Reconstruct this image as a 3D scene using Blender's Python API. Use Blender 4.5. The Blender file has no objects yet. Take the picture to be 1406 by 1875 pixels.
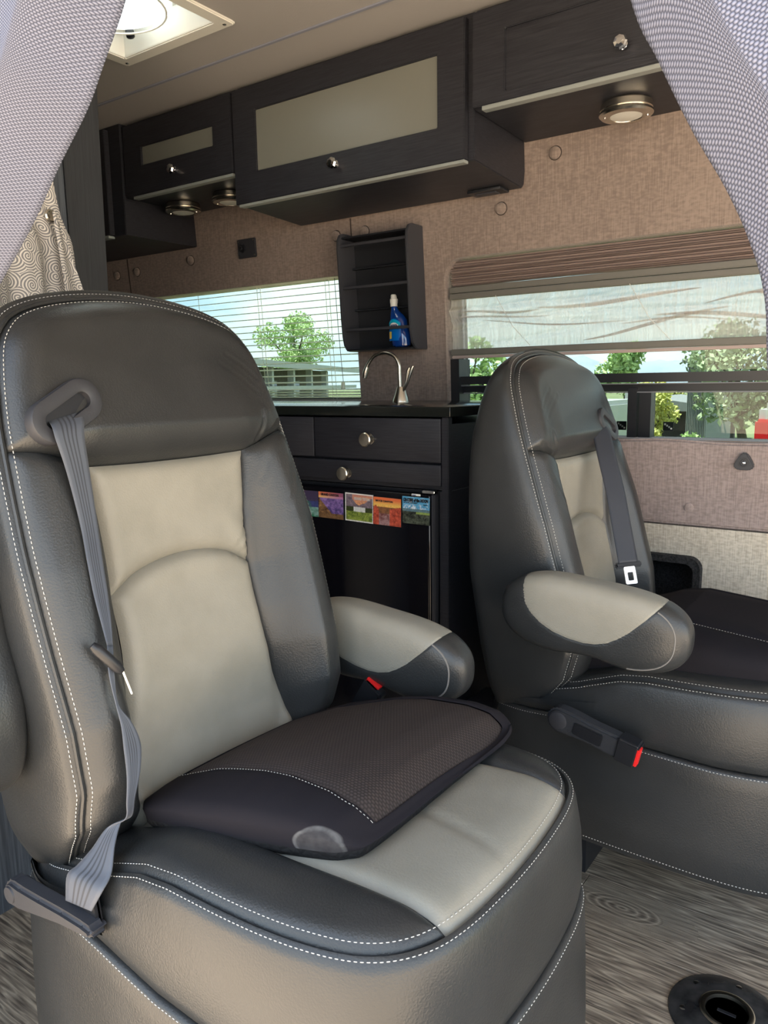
import bpy, bmesh, math, random
import numpy as np
from mathutils import Vector, Matrix
random.seed(7)
PI = math.pi
SC = bpy.context.scene
COL = SC.collection

# ------------------------------------------------------------------ camera
PSI, PIT, ROL = math.radians(35.2), math.radians(9.5), math.radians(0.86)
cam_d = bpy.data.cameras.new('camera')
cam_d.sensor_fit = 'VERTICAL'; cam_d.sensor_height = 36.0; cam_d.sensor_width = 27.0
cam_d.lens = 1400.0 / 1875.0 * 36.0
cam_d.clip_start = 0.02; cam_d.clip_end = 2000
cam = bpy.data.objects.new('camera', cam_d); COL.objects.link(cam)
fw = Vector((-math.sin(PSI)*math.cos(PIT), math.cos(PSI)*math.cos(PIT), -math.sin(PIT)))
rt = Vector((math.cos(PSI), math.sin(PSI), 0)); up = rt.cross(fw)
R_ = rt*math.cos(ROL) - up*math.sin(ROL); U_ = up*math.cos(ROL) + rt*math.sin(ROL)
m3 = Matrix((R_, U_, -fw)).transposed()
cam.matrix_world = Matrix.Translation((0, 0, 1.05)) @ m3.to_4x4()
SC.camera = cam

# ------------------------------------------------------------------ world, sun, exposure
SC.view_settings.view_transform = 'Standard'
SC.view_settings.look = 'None'
SC.view_settings.gamma = 1.0
SC.view_settings.use_curve_mapping = False
SC.view_settings.exposure = 2.0

w = bpy.data.worlds.new('sky'); SC.world = w; w.use_nodes = True
nt = w.node_tree; nt.nodes.clear()
def wn(t, **k):
    n = nt.nodes.new(t)
    for a, b in k.items(): setattr(n, a, b)
    return n
tc = wn('ShaderNodeTexCoord'); sx = wn('ShaderNodeSeparateXYZ')
nt.links.new(tc.outputs['Generated'], sx.inputs[0])
rmp = wn('ShaderNodeValToRGB')
e = rmp.color_ramp.elements
e[0].position = 0.0; e[0].color = (0.62, 0.74, 0.80, 1)
e[1].position = 0.55; e[1].color = (0.16, 0.34, 0.66, 1)
x = rmp.color_ramp.elements.new(0.18); x.color = (0.36, 0.60, 0.82, 1)
nt.links.new(sx.outputs['Z'], rmp.inputs[0])
mp = wn('ShaderNodeMapping'); mp.inputs['Scale'].default_value = (1, 1, 2.6)
nt.links.new(tc.outputs['Generated'], mp.inputs[0])
cn = wn('ShaderNodeTexNoise'); cn.inputs['Scale'].default_value = 3.4; cn.inputs['Detail'].default_value = 7; cn.inputs['Roughness'].default_value = 0.55
nt.links.new(mp.outputs[0], cn.inputs['Vector'])
cr = wn('ShaderNodeValToRGB'); cr.color_ramp.elements[0].position = 0.40; cr.color_ramp.elements[1].position = 0.58
nt.links.new(cn.outputs['Fac'], cr.inputs[0])
mx = wn('ShaderNodeMixRGB'); mx.inputs['Color2'].default_value = (0.92, 0.95, 0.95, 1)
nt.links.new(cr.outputs[0], mx.inputs['Fac']); nt.links.new(rmp.outputs[0], mx.inputs['Color1'])
bg = wn('ShaderNodeBackground'); bg.inputs['Strength'].default_value = 1.15
nt.links.new(mx.outputs[0], bg.inputs['Color'])
wo = wn('ShaderNodeOutputWorld'); nt.links.new(bg.outputs[0], wo.inputs['Surface'])

sl = bpy.data.lights.new('sun', 'SUN'); sl.energy = 8.0; sl.angle = math.radians(1.0); sl.color = (1.0, 0.95, 0.86)
so = bpy.data.objects.new('sun', sl); COL.objects.link(so)
so.rotation_euler = Vector((-0.22, -0.10, 1.0)).to_track_quat('Z', 'Y').to_euler()

# ------------------------------------------------------------------ materials
def mat(name, col, rough=0.5, metal=0.0, spec=0.5, bump=None, coat=0.0, col2=None, cscale=20, cdetail=3, cstretch=(1,1,1), sheen=0.0, trans=0.0, ior=1.45):
    m = bpy.data.materials.new(name); m.use_nodes = True
    t = m.node_tree; b = t.nodes['Principled BSDF']
    b.inputs['Base Color'].default_value = (*col, 1); b.inputs['Roughness'].default_value = rough
    b.inputs['Metallic'].default_value = metal; b.inputs['Specular IOR Level'].default_value = spec
    b.inputs['Coat Weight'].default_value = coat; b.inputs['Sheen Weight'].default_value = sheen
    b.inputs['Transmission Weight'].default_value = trans; b.inputs['IOR'].default_value = ior
    tcn = t.nodes.new('ShaderNodeTexCoord')
    if col2:
        mp = t.nodes.new('ShaderNodeMapping'); mp.inputs['Scale'].default_value = cstretch
        n = t.nodes.new('ShaderNodeTexNoise'); n.inputs['Scale'].default_value = cscale; n.inputs['Detail'].default_value = cdetail
        r = t.nodes.new('ShaderNodeValToRGB'); r.color_ramp.elements[0].position = 0.35; r.color_ramp.elements[1].position = 0.65
        r.color_ramp.elements[0].color = (*col, 1); r.color_ramp.elements[1].color = (*col2, 1)
        t.links.new(tcn.outputs['Object'], mp.inputs[0]); t.links.new(mp.outputs[0], n.inputs['Vector'])
        t.links.new(n.outputs['Fac'], r.inputs[0]); t.links.new(r.outputs[0], b.inputs['Base Color'])
    if bump:   # (kind, scale, strength, dist, stretch)
        kind, sc, st, di, stre = bump
        mp = t.nodes.new('ShaderNodeMapping'); mp.inputs['Scale'].default_value = stre
        t.links.new(tcn.outputs['Object'], mp.inputs[0])
        if kind == 'voronoi':
            n = t.nodes.new('ShaderNodeTexVoronoi'); n.feature = 'DISTANCE_TO_EDGE'; o = 'Distance'
        elif kind == 'wave':
            n = t.nodes.new('ShaderNodeTexWave'); n.inputs['Distortion'].default_value = 1.0; o = 'Fac'
        else:
            n = t.nodes.new('ShaderNodeTexNoise'); n.inputs['Detail'].default_value = 4; o = 'Fac'
        n.inputs['Scale'].default_value = sc
        t.links.new(mp.outputs[0], n.inputs['Vector'])
        bp = t.nodes.new('ShaderNodeBump'); bp.inputs['Strength'].default_value = st; bp.inputs['Distance'].default_value = di
        t.links.new(n.outputs[o], bp.inputs['Height']); t.links.new(bp.outputs[0], b.inputs['Normal'])
    return m
M = {}
LB = ('noise', 420, 0.35, 0.0012, (1, 1, 1))
M['leather_dark'] = mat('leather_dark', (0.0215, 0.0230, 0.0240), 0.33, bump=LB, col2=(0.028, 0.0292, 0.030), cscale=9, spec=0.55)
M['leather_light'] = mat('leather_light', (0.225, 0.213, 0.178), 0.45, bump=LB, col2=(0.262, 0.248, 0.21), cscale=12, spec=0.4)
M['thread'] = mat('thread', (0.50, 0.49, 0.46), 0.7)
M['thread_dark'] = mat('thread_dark', (0.16, 0.15, 0.14), 0.7)
M['plastic_dark'] = mat('plastic_dark', (0.030, 0.031, 0.037), 0.5, bump=('noise', 600, .2, .0005, (1,1,1)))
M['plastic_black'] = mat('plastic_black', (0.012, 0.013, 0.016), 0.38)
M['plastic_grey'] = mat('plastic_grey', (0.14, 0.145, 0.165), 0.5)
M['plastic_red'] = mat('plastic_red', (0.70, 0.02, 0.02), 0.35)
M['metal_bright'] = mat('metal_bright', (0.80, 0.80, 0.78), 0.22, metal=1.0)
M['nickel'] = mat('nickel', (0.62, 0.58, 0.50), 0.25, metal=1.0)
M['chrome'] = mat('chrome', (0.85, 0.85, 0.86), 0.06, metal=1.0)
M['wood_dark'] = mat('wood_dark', (0.011, 0.0115, 0.016), 0.45, col2=(0.020, 0.021, 0.027), cscale=8, cdetail=5, cstretch=(2, 6, 40), bump=('noise', 10, .25, .001, (3, 8, 60)))
M['wood_dark_upright'] = mat('wood_dark_upright', (0.036, 0.043, 0.054), 0.45, col2=(0.080, 0.092, 0.110), cscale=8, cdetail=5, cstretch=(8, 45, 1.2), bump=('noise', 10, .25, .001, (8, 60, 2)))
M['wood_post'] = mat('wood_post', (0.016, 0.018, 0.022), 0.5, col2=(0.024, 0.027, 0.032), cscale=8, cstretch=(8, 45, 1.2))
M['counter'] = mat('counter', (0.006, 0.007, 0.007), 0.16, col2=(0.009, 0.011, 0.010), cscale=300)
M['seam_and_shade'] = mat('seam_and_shade', (.05, .038, .032), .95)  # wall seams, also the painted shadow round the buttons
M['slat_'] = mat('slat_', (.55, .55, .50), .6)
M['fridge'] = mat('fridge', (0.004, 0.004, 0.006), 0.09)
M['strip'] = mat('strip', (0.22, 0.24, 0.23), 0.35)
M['frost'] = mat('frost', (0.150, 0.155, 0.135), 0.30, spec=0.5)
M['ceiling'] = mat('ceiling', (0.30, 0.285, 0.275), 0.9, bump=('noise', 300, .3, .001, (1,1,1)))
M['ceiling_trim'] = mat('ceiling_trim', (0.19, 0.20, 0.245), 0.8)
M['vent_white'] = mat('vent_white', (0.62, 0.61, 0.56), 0.4)
M['carpet'] = mat('carpet', (0.008, 0.008, 0.009), 0.95, bump=('noise', 250, .8, .004, (1,1,1)), col2=(0.03, 0.03, 0.032), cscale=200)
M['pad_fabric'] = mat('pad_fabric', (0.014, 0.013, 0.016), 0.9, spec=.12, sheen=0.0, bump=('noise', 900, .3, .0006, (1,1,1)))
M['pad_base'] = mat('pad_base', (0.012, 0.012, 0.013), 0.75, spec=.2, bump=('voronoi', 110, .8, .003, (1,1,1)))
M['oven_white'] = mat('oven_white', (0.7, 0.7, 0.68), 0.5)

def slat_mat(name='slat', c=(.86, .87, .78), tr=(.92, .92, .78), k=.6):
    m = bpy.data.materials.new(name); m.use_nodes = True; t = m.node_tree; b = t.nodes['Principled BSDF']; o = t.nodes['Material Output']
    b.inputs['Base Color'].default_value = (*c, 1); b.inputs['Roughness'].default_value = .4
    l = t.nodes.new('ShaderNodeBsdfTranslucent'); l.inputs[0].default_value = (*tr, 1); x = t.nodes.new('ShaderNodeMixShader'); x.inputs[0].default_value = k
    t.links.new(b.outputs[0], x.inputs[1]); t.links.new(l.outputs[0], x.inputs[2]); t.links.new(x.outputs[0], o.inputs[0]); return m
def fabric_wall(name, c1, c2):
    m = bpy.data.materials.new(name); m.use_nodes = True; t = m.node_tree; b = t.nodes['Principled BSDF']
    b.inputs['Roughness'].default_value = 0.95; b.inputs['Sheen Weight'].default_value = 0.2; b.inputs['Specular IOR Level'].default_value = 0.1
    tcn = t.nodes.new('ShaderNodeTexCoord')
    def noise(scale, stre, det=2):
        mp = t.nodes.new('ShaderNodeMapping'); mp.inputs['Scale'].default_value = stre
        n = t.nodes.new('ShaderNodeTexNoise'); n.inputs['Scale'].default_value = scale; n.inputs['Detail'].default_value = det
        t.links.new(tcn.outputs['Object'], mp.inputs[0]); t.links.new(mp.outputs[0], n.inputs['Vector']); return n
    a = noise(60, (7, 1, 0.35)); d = noise(60, (1.2, 1, 3)); g = noise(5, (1, 1, 1))
    s = t.nodes.new('ShaderNodeMath'); s.operation = 'MULTIPLY_ADD'; s.inputs[1].default_value = 1.0
    t.links.new(a.outputs['Fac'], s.inputs[0]); t.links.new(d.outputs['Fac'], s.inputs[2])
    s2 = t.nodes.new('ShaderNodeMath'); s2.operation = 'MULTIPLY_ADD'; s2.inputs[1].default_value = 0.5
    t.links.new(g.outputs['Fac'], s2.inputs[0]); t.links.new(s.outputs[0], s2.inputs[2])
    r = t.nodes.new('ShaderNodeValToRGB'); r.color_ramp.elements[0].position = 0.78; r.color_ramp.elements[1].position = 1.27
    r.color_ramp.elements[0].color = (*c1, 1); r.color_ramp.elements[1].color = (*c2, 1)
    mr = t.nodes.new('ShaderNodeMapRange'); mr.inputs['From Max'].default_value = 2.0
    t.links.new(s2.outputs[0], mr.inputs[0]); t.links.new(mr.outputs[0], r.inputs[0])
    r.color_ramp.elements[0].position = 0.52; r.color_ramp.elements[1].position = 0.73
    t.links.new(r.outputs[0], b.inputs['Base Color'])
    bp = t.nodes.new('ShaderNodeBump'); bp.inputs['Strength'].default_value = 0.5; bp.inputs['Distance'].default_value = 0.001
    t.links.new(a.outputs['Fac'], bp.inputs['Height']); t.links.new(bp.outputs[0], b.inputs['Normal'])
    return m
M['wall'] = fabric_wall('wall_fabric', (0.175, 0.137, 0.118), (0.25, 0.198, 0.168))
M['wall_mauve'] = fabric_wall('wall_mauve', (0.20, 0.163, 0.156), (0.29, 0.238, 0.228))
M['wall_beige'] = fabric_wall('wall_beige', (0.34, 0.31, 0.26), (0.52, 0.48, 0.41))

def floor_mat():
    m = bpy.data.materials.new('vinyl_plank'); m.use_nodes = True; t = m.node_tree; b = t.nodes['Principled BSDF']
    b.inputs['Roughness'].default_value = 0.42
    g = t.nodes.new('ShaderNodeNewGeometry'); mp = t.nodes.new('ShaderNodeMapping'); mp.inputs['Scale'].default_value = (1.0, 11, 1)
    t.links.new(g.outputs['Position'], mp.inputs[0])
    # knot distortion
    sub = t.nodes.new('ShaderNodeVectorMath'); sub.operation = 'SUBTRACT'; sub.inputs[1].default_value = (-0.418, 1.405, 0.0)
    t.links.new(g.outputs['Position'], sub.inputs[0])
    sc = t.nodes.new('ShaderNodeVectorMath'); sc.operation = 'MULTIPLY'; sc.inputs[1].default_value = (15, 36, 0)
    t.links.new(sub.outputs[0], sc.inputs[0])
    ln = t.nodes.new('ShaderNodeVectorMath'); ln.operation = 'LENGTH'; t.links.new(sc.outputs[0], ln.inputs[0])
    n1 = t.nodes.new('ShaderNodeTexNoise'); n1.inputs['Scale'].default_value = 2.6; n1.inputs['Detail'].default_value = 3
    t.links.new(mp.outputs[0], n1.inputs['Vector'])
    sep = t.nodes.new('ShaderNodeSeparateXYZ'); t.links.new(g.outputs['Position'], sep.inputs[0])
    def mth(op, a, bb):
        q = t.nodes.new('ShaderNodeMath'); q.operation = op
        for i, v in enumerate((a, bb)):
            if isinstance(v, (int, float)): q.inputs[i].default_value = v
            else: t.links.new(v, q.inputs[i])
        return q.outputs[0]
    line = mth('ADD', mth('MULTIPLY', sep.outputs['Y'], 62.0), mth('MULTIPLY', n1.outputs['Fac'], 9.0))
    ring = mth('MULTIPLY', ln.outputs['Value'], 3.2)
    kf = t.nodes.new('ShaderNodeMapRange'); kf.inputs['From Min'].default_value = 1.2; kf.inputs['From Max'].default_value = 2.2
    t.links.new(ln.outputs['Value'], kf.inputs[0])
    inv = mth('SUBTRACT', 1.0, kf.outputs[0])
    val = mth('ADD', mth('MULTIPLY', line, kf.outputs[0]), mth('MULTIPLY', ring, inv))
    fr = mth('PINGPONG', val, 0.5)
    fr2 = mth('MULTIPLY', fr, 2.0)
    n2 = t.nodes.new('ShaderNodeTexNoise'); n2.inputs['Scale'].default_value = 24; n2.inputs['Detail'].default_value = 5
    mp2 = t.nodes.new('ShaderNodeMapping'); mp2.inputs['Scale'].default_value = (0.6, 9, 1)
    t.links.new(g.outputs['Position'], mp2.inputs[0]); t.links.new(mp2.outputs[0], n2.inputs['Vector'])
    tot = mth('ADD', mth('MULTIPLY', mth('POWER', fr2, 2.0), 0.34), mth('MULTIPLY', n2.outputs['Fac'], 0.8))
    r = t.nodes.new('ShaderNodeValToRGB')
    r.color_ramp.elements[0].position = 0.28; r.color_ramp.elements[0].color = (0.085, 0.066, 0.052, 1)
    r.color_ramp.elements[1].position = 0.85; r.color_ramp.elements[1].color = (0.52, 0.435, 0.33, 1)
    t.links.new(tot, r.inputs[0]); t.links.new(r.outputs[0], b.inputs['Base Color'])
    bp = t.nodes.new('ShaderNodeBump'); bp.inputs['Strength'].default_value = 0.4; bp.inputs['Distance'].default_value = 0.001
    t.links.new(tot, bp.inputs['Height']); t.links.new(bp.outputs[0], b.inputs['Normal'])
    return m
M['floor'] = floor_mat()

def weave_mat(name, c1, c2, freq, hshift=0.0):
    m = bpy.data.materials.new(name); m.use_nodes = True; t = m.node_tree; b = t.nodes['Principled BSDF']
    b.inputs['Roughness'].default_value = 0.8; b.inputs['Specular IOR Level'].default_value = .2
    uv = t.nodes.new('ShaderNodeUVMap'); sp = t.nodes.new('ShaderNodeSeparateXYZ'); t.links.new(uv.outputs[0], sp.inputs[0])
    def mth(op, a, bb=0.0):
        q = t.nodes.new('ShaderNodeMath'); q.operation = op
        for i, v in enumerate((a, bb)):
            if isinstance(v, (int, float)): q.inputs[i].default_value = v
            else: t.links.new(v, q.inputs[i])
        return q.outputs[0]
    u = mth('MULTIPLY', sp.outputs[0], freq); v = mth('MULTIPLY', sp.outputs[1], freq * 1.35)
    # basket weave: offset every other row
    row = mth('FLOOR', v)
    us = mth('ADD', u, mth('MULTIPLY', mth('MODULO', row, 2.0), 0.5))
    fu = mth('PINGPONG', us, 0.5); fv = mth('PINGPONG', v, 0.5)
    h = mth('MULTIPLY', mth('POWER', mth('MULTIPLY', fu, 2.0), 0.7), mth('POWER', mth('MULTIPLY', fv, 2.0), 0.6))
    r = t.nodes.new('ShaderNodeValToRGB'); r.color_ramp.elements[0].position = 0.12; r.color_ramp.elements[1].position = 0.7
    r.color_ramp.elements[0].color = (*c1, 1); r.color_ramp.elements[1].color = (*c2, 1)
    t.links.new(h, r.inputs[0]); t.links.new(r.outputs[0], b.inputs['Base Color'])
    bp = t.nodes.new('ShaderNodeBump'); bp.inputs['Strength'].default_value = 0.6; bp.inputs['Distance'].default_value = 0.0006
    t.links.new(h, bp.inputs['Height']); t.links.new(bp.outputs[0], b.inputs['Normal'])
    return m
M['curtain'] = weave_mat('curtain_weave', (0.050, 0.055, 0.080), (0.185, 0.195, 0.255), 600)
M['pad_mesh'] = weave_mat('pad_mesh', (0.024, 0.019, 0.018), (0.050, 0.039, 0.037), 210)

def swirl_mat():
    m = bpy.data.materials.new('swirl_damask'); m.use_nodes = True; t = m.node_tree; b = t.nodes['Principled BSDF']
    b.inputs['Roughness'].default_value = 0.7
    uv = t.nodes.new('ShaderNodeUVMap')
    vo = t.nodes.new('ShaderNodeTexVoronoi'); vo.inputs['Scale'].default_value = 30; vo.voronoi_dimensions = '2D'; vo.inputs['Randomness'].default_value = 0.8
    t.links.new(uv.outputs[0], vo.inputs['Vector'])
    # spiral: distance rings plus angle around each cell centre
    sub = t.nodes.new('ShaderNodeVectorMath'); sub.operation = 'SUBTRACT'
    t.links.new(uv.outputs[0], sub.inputs[0]); t.links.new(vo.outputs['Position'], sub.inputs[1])
    sp = t.nodes.new('ShaderNodeSeparateXYZ'); t.links.new(sub.outputs[0], sp.inputs[0])
    at = t.nodes.new('ShaderNodeMath'); at.operation = 'ARCTAN2'; t.links.new(sp.outputs[1], at.inputs[0]); t.links.new(sp.outputs[0], at.inputs[1])
    dv = t.nodes.new('ShaderNodeMath'); dv.operation = 'MULTIPLY'; dv.inputs[1].default_value = 1/(2*PI); t.links.new(at.outputs[0], dv.inputs[0])
    ma = t.nodes.new('ShaderNodeMath'); ma.operation = 'MULTIPLY_ADD'; ma.inputs[1].default_value = 7.0
    t.links.new(vo.outputs['Distance'], ma.inputs[0]); t.links.new(dv.outputs[0], ma.inputs[2])
    pp = t.nodes.new('ShaderNodeMath'); pp.operation = 'PINGPONG'; pp.inputs[1].default_value = 0.5; t.links.new(ma.outputs[0], pp.inputs[0])
    r = t.nodes.new('ShaderNodeValToRGB'); r.color_ramp.elements[0].position = 0.20; r.color_ramp.elements[1].position = 0.32
    r.color_ramp.elements[0].color = (0.14, 0.135, 0.14, 1); r.color_ramp.elements[1].color = (0.50, 0.47, 0.42, 1)
    t.links.new(pp.outputs[0], r.inputs[0]); t.links.new(r.outputs[0], b.inputs['Base Color'])
    return m
M['swirl'] = swirl_mat()

def belt_mat():
    m = bpy.data.materials.new('belt_webbing'); m.use_nodes = True; t = m.node_tree; b = t.nodes['Principled BSDF']
    b.inputs['Roughness'].default_value = 0.55; b.inputs['Sheen Weight'].default_value = 0.1
    uv = t.nodes.new('ShaderNodeUVMap'); sp = t.nodes.new('ShaderNodeSeparateXYZ'); t.links.new(uv.outputs[0], sp.inputs[0])
    r = t.nodes.new('ShaderNodeValToRGB'); r.color_ramp.interpolation = 'LINEAR'
    el = r.color_ramp.elements; el[0].position = 0.0; el[0].color = (0.060, 0.070, 0.092, 1); el[1].position = 1.0; el[1].color = (0.060, 0.070, 0.092, 1)
    for k, c in enumerate([0.28, 0.42, 0.56, 0.70]):
        for p, dk in ((c-0.035, 0), (c-0.02, 1), (c+0.02, 1), (c+0.035, 0)):
            q = el.new(p); q.color = (0.022, 0.026, 0.036, 1) if dk else (0.060, 0.070, 0.092, 1)
    t.links.new(sp.outputs[0], r.inputs[0]); t.links.new(r.outputs[0], b.inputs['Base Color'])
    return m
M['belt'] = belt_mat()
M['belt_dark'] = mat('belt_dark', (0.030, 0.034, 0.045), 0.55)

def sheer(name, col, tr):
    m = bpy.data.materials.new(name); m.use_nodes = True; t = m.node_tree; t.nodes.clear()
    o = t.nodes.new('ShaderNodeOutputMaterial'); d = t.nodes.new('ShaderNodeBsdfDiffuse'); l = t.nodes.new('ShaderNodeBsdfTranslucent'); p = t.nodes.new('ShaderNodeBsdfTransparent')
    d.inputs[0].default_value = (*col, 1); l.inputs[0].default_value = (*col, 1)
    tcn = t.nodes.new('ShaderNodeTexCoord'); mp = t.nodes.new('ShaderNodeMapping'); mp.inputs['Scale'].default_value = (9, 1, 0.3)
    n = t.nodes.new('ShaderNodeTexNoise'); n.inputs['Scale'].default_value = 28; n.inputs['Detail'].default_value = 3
    t.links.new(tcn.outputs['Object'], mp.inputs[0]); t.links.new(mp.outputs[0], n.inputs['Vector'])
    mr = t.nodes.new('ShaderNodeMapRange'); mr.inputs['From Min'].default_value = 0.3; mr.inputs['From Max'].default_value = 0.7
    mr.inputs['To Min'].default_value = tr - 0.14; mr.inputs['To Max'].default_value = tr + 0.12
    t.links.new(n.outputs['Fac'], mr.inputs[0])
    a = t.nodes.new('ShaderNodeMixShader'); a.inputs[0].default_value = 0.6; t.links.new(d.outputs[0], a.inputs[1]); t.links.new(l.outputs[0], a.inputs[2])
    c = t.nodes.new('ShaderNodeMixShader'); t.links.new(mr.outputs[0], c.inputs[0]); t.links.new(a.outputs[0], c.inputs[1]); t.links.new(p.outputs[0], c.inputs[2])
    t.links.new(c.outputs[0], o.inputs[0]); return m
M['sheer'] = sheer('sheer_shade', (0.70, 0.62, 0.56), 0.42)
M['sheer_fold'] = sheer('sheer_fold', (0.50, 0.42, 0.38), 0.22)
M['pleat'] = mat('pleat_fabric', (0.34, 0.27, 0.25), 0.85)

def glass(name, tint):
    m = bpy.data.materials.new(name); m.use_nodes = True; t = m.node_tree; t.nodes.clear()
    o = t.nodes.new('ShaderNodeOutputMaterial'); g = t.nodes.new('ShaderNodeBsdfGlossy'); p = t.nodes.new('ShaderNodeBsdfTransparent')
    p.inputs[0].default_value = (*tint, 1); g.inputs['Roughness'].default_value = 0.02; g.inputs[0].default_value = (0.7, 0.7, 0.7, 1)
    lw = t.nodes.new('ShaderNodeLayerWeight'); pw = t.nodes.new('ShaderNodeMath'); pw.operation = 'POWER'; pw.inputs[1].default_value = 5; t.links.new(lw.outputs['Facing'], pw.inputs[0])
    f = t.nodes.new('ShaderNodeMath'); f.operation = 'MULTIPLY_ADD'; f.inputs[1].default_value = .8; f.inputs[2].default_value = .03; t.links.new(pw.outputs[0], f.inputs[0])
    c = t.nodes.new('ShaderNodeMixShader'); t.links.new(f.outputs[0], c.inputs[0]); t.links.new(p.outputs[0], c.inputs[1]); t.links.new(g.outputs[0], c.inputs[2])
    t.links.new(c.outputs[0], o.inputs[0]); return m
M['glass'] = glass('tinted_glass', (0.50, 0.55, 0.53))

# ------------------------------------------------------------------ builders
def tag(o, label=None, cat=None, group=None, kind=None):
    if label: o['label'] = label
    if cat: o['category'] = cat
    if group: o['group'] = group
    if kind: o['kind'] = kind
    return o
def thing(name, label, cat, loc=(0, 0, 0), group=None):
    o = bpy.data.objects.new(name, None); o.empty_display_size = 0.05; COL.objects.link(o); o.location = loc
    return tag(o, label, cat, group)
def root_loc(p):
    v = Vector((0, 0, 0))
    while p is not None:
        v = v + Vector(p.location); p = p.parent
    return v
def obj(name, geo, m, parent=None, smooth=True, angle=35, kind=None, loc=None):
    """geo = bmesh or (verts, faces[, uvs]); vertices are world coordinates"""
    me = bpy.data.meshes.new(name)
    off = root_loc(parent) if parent is not None else Vector(loc or (0, 0, 0))
    if isinstance(geo, bmesh.types.BMesh):
        geo.to_mesh(me); geo.free()
    else:
        me.from_pydata([tuple(v) for v in geo[0]], [], geo[1])
        if len(geo) > 2 and geo[2] is not None:
            uvl = me.uv_layers.new(name='UVMap'); vi = np.zeros(len(me.loops), dtype=np.int32); me.loops.foreach_get('vertex_index', vi)
            uvl.data.foreach_set('uv', np.asarray(geo[2], dtype=np.float32)[vi].ravel())
    me.transform(Matrix.Translation(-off))
    if m is not None:
        for q in (m if isinstance(m, (list, tuple)) else [m]): me.materials.append(M[q] if isinstance(q, str) else q)
    if smooth:
        me.shade_smooth()
        if angle: me.set_sharp_from_angle(angle=math.radians(angle))
    o = bpy.data.objects.new(name, me); COL.objects.link(o)
    if parent is not None: o.parent = parent
    elif loc: o.location = loc
    if kind: o['kind'] = kind
    return o
def box(x0, x1, y0, y1, z0, z1, bev=0.0, seg=2, bm=None):
    bm = bm or bmesh.new()
    r = bmesh.ops.create_cube(bm, size=1.0)
    vs = r['verts']
    for v in vs: v.co = Vector(((x0+x1)/2 + v.co.x*(x1-x0), (y0+y1)/2 + v.co.y*(y1-y0), (z0+z1)/2 + v.co.z*(z1-z0)))
    if bev > 0:
        ed = list({e for v in vs for e in v.link_edges})
        bmesh.ops.bevel(bm, geom=ed, offset=bev, segments=seg, profile=0.5, affect='EDGES')
    return bm
def grid_faces(n, m, cu=False, cv=False, flip=False):
    F = []
    for i in range(n if cu else n-1):
        for j in range(m if cv else m-1):
            a = i*m+j; b = ((i+1) % n)*m+j; c = ((i+1) % n)*m+(j+1) % m; d = i*m+(j+1) % m
            F.append((a, d, c, b) if flip else (a, b, c, d))
    return F
def tube(pts, r, seg=10, caps=True, rs=None):
    P = [Vector(p) for p in pts]; V = []; n = len(P)
    T = [(P[min(i+1, n-1)]-P[max(i-1, 0)]).normalized() for i in range(n)]
    a = Vector((0, 0, 1)) if abs(T[0].z) < 0.9 else Vector((1, 0, 0))
    N = (a - T[0]*a.dot(T[0])).normalized()
    for i in range(n):
        N = (N - T[i]*N.dot(T[i])).normalized(); B = T[i].cross(N)
        rr = rs[i] if rs else r
        for k in range(seg):
            t = 2*PI*k/seg; V.append(P[i] + (N*math.cos(t) + B*math.sin(t))*rr)
    F = grid_faces(n, seg, cv=True)
    if caps: F += [tuple(range(seg)), tuple(reversed(range((n-1)*seg, n*seg)))]
    return V, F
def lathe(prof, c, axis=(0, 0, 1), seg=24, up=None):
    """prof = [(r, t)], along axis from c"""
    A = Vector(axis).normalized(); a = Vector((1, 0, 0)) if abs(A.x) < 0.9 else Vector((0, 1, 0))
    N = (a - A*a.dot(A)).normalized(); B = A.cross(N); c = Vector(c); V = []
    for r, t in prof:
        for k in range(seg):
            th = 2*PI*k/seg; V.append(c + A*t + (N*math.cos(th)+B*math.sin(th))*max(r, 1e-5))
    n = len(prof)
    F = grid_faces(n, seg, cv=True) + [tuple(range(seg)), tuple(reversed(range((n-1)*seg, n*seg)))]
    return V, F
def merge(*gs):
    V = []; F = []
    for g in gs:
        o = len(V); V += list(g[0]); F += [tuple(i+o for i in f) for f in g[1]]
    return V, F
def prism(poly, fn, d0, d1):
    """poly of 2D points, fn(a,b,d)->3D"""
    n = len(poly); V = [fn(a, b, d0) for a, b in poly] + [fn(a, b, d1) for a, b in poly]
    F = [tuple(reversed(range(n))), tuple(range(n, 2*n))] + [(i, (i+1) % n, n+(i+1) % n, n+i) for i in range(n)]
    return V, F
def rrect(a0, a1, b0, b1, r, seg=6, corners=(1, 1, 1, 1)):
    P = []
    for k, (ca, cb, t0) in enumerate(((a1-r, b1-r, 0), (a0+r, b1-r, 90), (a0+r, b0+r, 180), (a1-r, b0+r, 270))):
        if corners[k]:
            for i in range(seg+1):
                t = math.radians(t0+90*i/seg); P.append((ca+r*math.cos(t), cb+r*math.sin(t)))
        else:
            P.append(((a1, a0, a0, a1)[k], (b1, b1, b0, b0)[k]))
    return P
def fill_holes(outer, holes, fn):
    bm = bmesh.new(); E = []
    for loop in [outer]+holes:
        vs = [bm.verts.new((a, b, 0)) for a, b in loop]
        for i in range(len(vs)): E.append(bm.edges.new((vs[i], vs[(i+1) % len(vs)])))
    bmesh.ops.triangle_fill(bm, edges=E, use_beauty=True, use_dissolve=False)
    bm.verts.index_update()
    V = [fn(v.co.x, v.co.y) for v in bm.verts]; F = [tuple(v.index for v in f.verts) for f in bm.faces]; bm.free()
    return V, F
def smoothstep(a, b, x):
    t = np.clip((np.asarray(x, float)-a)/(b-a), 0, 1); return t*t*(3-2*t)
def interp(x, xs, ys): return np.interp(x, xs, ys)
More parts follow.
